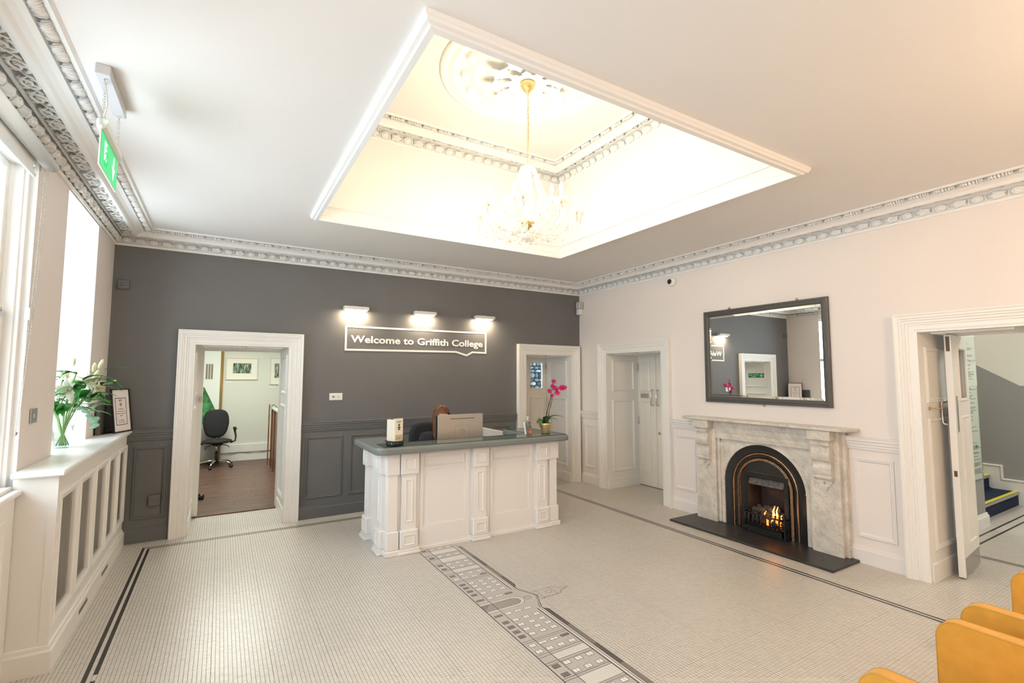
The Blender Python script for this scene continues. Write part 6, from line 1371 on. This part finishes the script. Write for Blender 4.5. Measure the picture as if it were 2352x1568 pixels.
# head: shaped ellipsoid with brow, nose, cheeks and chin
RH = Matrix.Rotation(HR, 3, 'Z'); hb = MB(); nu, nv = 28, 20; vs = []
for i in range(nv+1):
    ph = -math.pi/2+math.pi*i/nv
    for j in range(nu):
        th = 2*math.pi*j/nu; x, y, z = .074*math.cos(ph)*math.cos(th), .092*math.cos(ph)*math.sin(th), .112*math.sin(ph)
        if z < -.02: k = 1-.34*((-.02-z)/.09); x *= k; y = y*(.86+.14*k)-.010*((-.02-z)/.09)
        f = max(0, -y/.092)
        if f > .6:
            y -= .020*math.exp(-(x/.011)**2-((z+.018)/.020)**2)+.006*math.exp(-(x/.02)**2-((z+.058)/.010)**2)
            y += .010*(math.exp(-((x-.030)/.016)**2-((z-.008)/.012)**2)+math.exp(-((x+.030)/.016)**2-((z-.008)/.012)**2))
        vs.append(hd+RH @ Vector((x, y, z)))
hb.add(vs, [(i*nu+j, i*nu+(j+1) % nu, (i+1)*nu+(j+1) % nu, (i+1)*nu+j) for i in range(nv) for j in range(nu)], 0, True)
body.add(hb.v, hb.f, 0, True)
for sx in (-1, 1): q = MB(); q.ell(hd+RH @ Vector((sx*.075, .005, -.005)), (.010, .018, .030), 8, 6); body.add(q.v, q.f, 0, True)
for sx in (-1, 1):      # hands resting on the keyboard: palm and five bent fingers
    w_ = Vector(V(-.10 if sx < 0 else .12, -.24, .785)); palm = w_+Vector((-sx*.012, -.05, .005)); q = MB(); q.ell(palm, (.038, .048, .015), 12, 8); body.add(q.v, q.f, 0, True)
    for k, ln_ in enumerate((.060, .070, .065, .050)):
        x = palm.x+(k-1.5)*.019; q = MB(); q.tube([(x, palm.y-.03, palm.z+.004), (x, palm.y-.03-ln_*.45, palm.z+.012), (x, palm.y-.03-ln_*.8, palm.z+.004), (x, palm.y-.03-ln_, palm.z-.008)], [.009, .0085, .0075, .006], 8); body.add(q.v, q.f, 0, True)
    q = MB(); q.tube([(palm.x-sx*.03, palm.y+.01, palm.z), (palm.x-sx*.052, palm.y-.015, palm.z+.002), (palm.x-sx*.056, palm.y-.040, palm.z-.004)], [.011, .0095, .007], 8); body.add(q.v, q.f, 0, True)
body.build('body', skin, pe)
J2 = [(j[0], tuple(r*1.24+.012 for r in (j[1] if isinstance(j[1], tuple) else (j[1], j[1])))) for j in J]
tj = [0, 1, 2, 3, 4, 6, 7, 8, 10, 11, 12]; mp_ = {k: i for i, k in enumerate(tj)}
tb = skin_mesh('top', [J2[k] for k in tj], [(mp_[a], mp_[c]) for a, c in ED if a in mp_ and c in mp_], topm, pe); tb.build('dark_top', topm, pe)
lj = [0, 14, 15, 16, 17, 19, 20, 21, 22]; mp_ = {k: i for i, k in enumerate(lj)}
tb = skin_mesh('trousers', [J2[k] for k in lj], [(mp_[a], mp_[c]) for a, c in ED if a in mp_ and c in mp_], trou, pe); tb.build('trousers', trou, pe)
for sx in (-1, 1): b = MB(); b.tube([V(sx*.12, -.31, .05), V(sx*.12, -.40, .045), V(sx*.12, -.50, .03)], [.045, .046, .035], 10); b.v = [(x, y, max(z, .001)) for x, y, z in b.v]; b.build('shoe', black, pe)
for sx in (-1, 1):
    c = hd+RH @ Vector((sx*.030, -.080, .008)); b = MB(); b.ell(c, (.012, .009, .008), 10, 6); b.build('eye', mat('eye_white', (.75, .73, .70), .2), pe)
    b = MB(); b.ell(c+RH @ Vector((0, -.0065, 0)), (.0055, .004, .0055), 10, 6); b.build('iris', mat('iris_brown', (.05, .035, .03), .2), pe)
    b = MB(); b.tube([hd+RH @ Vector((sx*.014, -.090, .028)), hd+RH @ Vector((sx*.030, -.089, .033)), hd+RH @ Vector((sx*.046, -.078, .028))], [.002, .003, .0015], 6); b.build('eyebrow', hairm, pe)
b = MB(); b.tube([hd+RH @ Vector((-.022, -.084, -.056)), hd+RH @ Vector((0, -.092, -.055)), hd+RH @ Vector((.022, -.084, -.056))], [.002, .005, .002], 6); b.build('lips', mat('lip_pink', (.50, .16, .15), .4), pe)
# hair: cap with fringe, plus long locks falling over the shoulders
hc_ = MB(); nu, nv = 120, 16; vs = []
for i in range(nv+1):
    t = i/nv
    for j in range(nu):
        th = 2*math.pi*j/nu; front = max(0, -math.sin(th)); low = -.05 if front < .45 else (.032 if front > .62 else -.05+.082*(front-.45)/.17)
        zz = .128-(.128-low)*(t**1.25); k = math.sqrt(max(0, 1-(max(zz, -.01)/.129)**2)); jit = 1+.012*math.sin(th*34+2*math.sin(t*3))
        vs.append(hd+RH @ Vector((.094*k*math.cos(th)*jit, .108*k*math.sin(th)*jit+.004, zz)))
hc_.add(vs, [(i*nu+j, i*nu+(j+1) % nu, (i+1)*nu+(j+1) % nu, (i+1)*nu+j) for i in range(nv) for j in range(nu)], 0, True); hc_.build('hair_cap', hairm, pe)
hb = MB(); nt_, nz_ = 150, 22; vs = []
for lay in (0, 1):
    for i in range(nz_+1):
        t = i/nz_
        for j in range(nt_+1):
            th = math.radians(-34+248*j/nt_); cx, sy = math.cos(th), math.sin(th); side = abs(cx) > .6
            st = .0035*math.sin(j*1.9+3*math.sin(t*4+j*.35))+.0025*math.sin(j*.83+t*5)
            wide = (1+.16*math.sin(min(1, t*1.25)*math.pi*.62)-.10*t*t); k = (1.0 if lay == 0 else .82)*wide
            ln_ = .37+.03*math.sin(j*.7)+.02*math.sin(j*2.3); z = .085-(.085+ln_)*t
            top = math.sqrt(max(.0, 1-(max(z, 0)/.128)**2)); fwd = -.055*t*t if side else 0
            vs.append(hd+RH @ Vector(((.095*k*top+st)*cx, (.106*k*top+st)*sy*(1-.28*t)+.004+fwd, z)))
q_ = (nt_+1)*(nz_+1)
for lay in (0, 1):
    hb.add([], []); 
fs = [(l*q_+i*(nt_+1)+j, l*q_+i*(nt_+1)+j+1, l*q_+(i+1)*(nt_+1)+j+1, l*q_+(i+1)*(nt_+1)+j) for l in (0, 1) for i in range(nz_) for j in range(nt_)]
fs += [(nz_*(nt_+1)+j, nz_*(nt_+1)+j+1, q_+nz_*(nt_+1)+j+1, q_+nz_*(nt_+1)+j) for j in range(nt_)]
for j in (0, nt_): fs += [(i*(nt_+1)+j, (i+1)*(nt_+1)+j, q_+(i+1)*(nt_+1)+j, q_+i*(nt_+1)+j) for i in range(nz_)]
hb.add(vs, fs, 0, True); hb.build('long_hair', hairm, pe)
# ================================================================ LAMP BEHIND THE CAMERA (the room goes on there)
pd_ = thing('pendant_lamp', 'round opal glass pendant lamp hanging in the part of the room behind', 'lamp', (3.2, -.8, ZT))
b = MB(); b.tube([(3.2, -.8, ZT), (3.2, -.8, 2.78)], .006, 8); b.build('cord', brass, pd_)
b = MB(); b.lathe([(.0001, ZT), (.06, ZT), (.05, ZT-.03), (.0001, ZT-.035)], (3.2, -.8, 0), 20); b.build('canopy', brass, pd_)
b = MB(); b.ell((3.2, -.8, 2.62), .16, 24, 16); b.build('opal_globe', mat('opal_glow', (.9, .85, .75), .4, emit=(1, .80, .55), es=9), pd_)
l_ = bpy.data.lights.new('pendant_lamp_light', 'POINT'); l_.energy = 400; l_.color = (1, .66, .38); l_.shadow_soft_size = .17; lo_ = bpy.data.objects.new('pendant_lamp_light', l_); link(lo_); lo_.location = (3.2, -.8, 2.62)
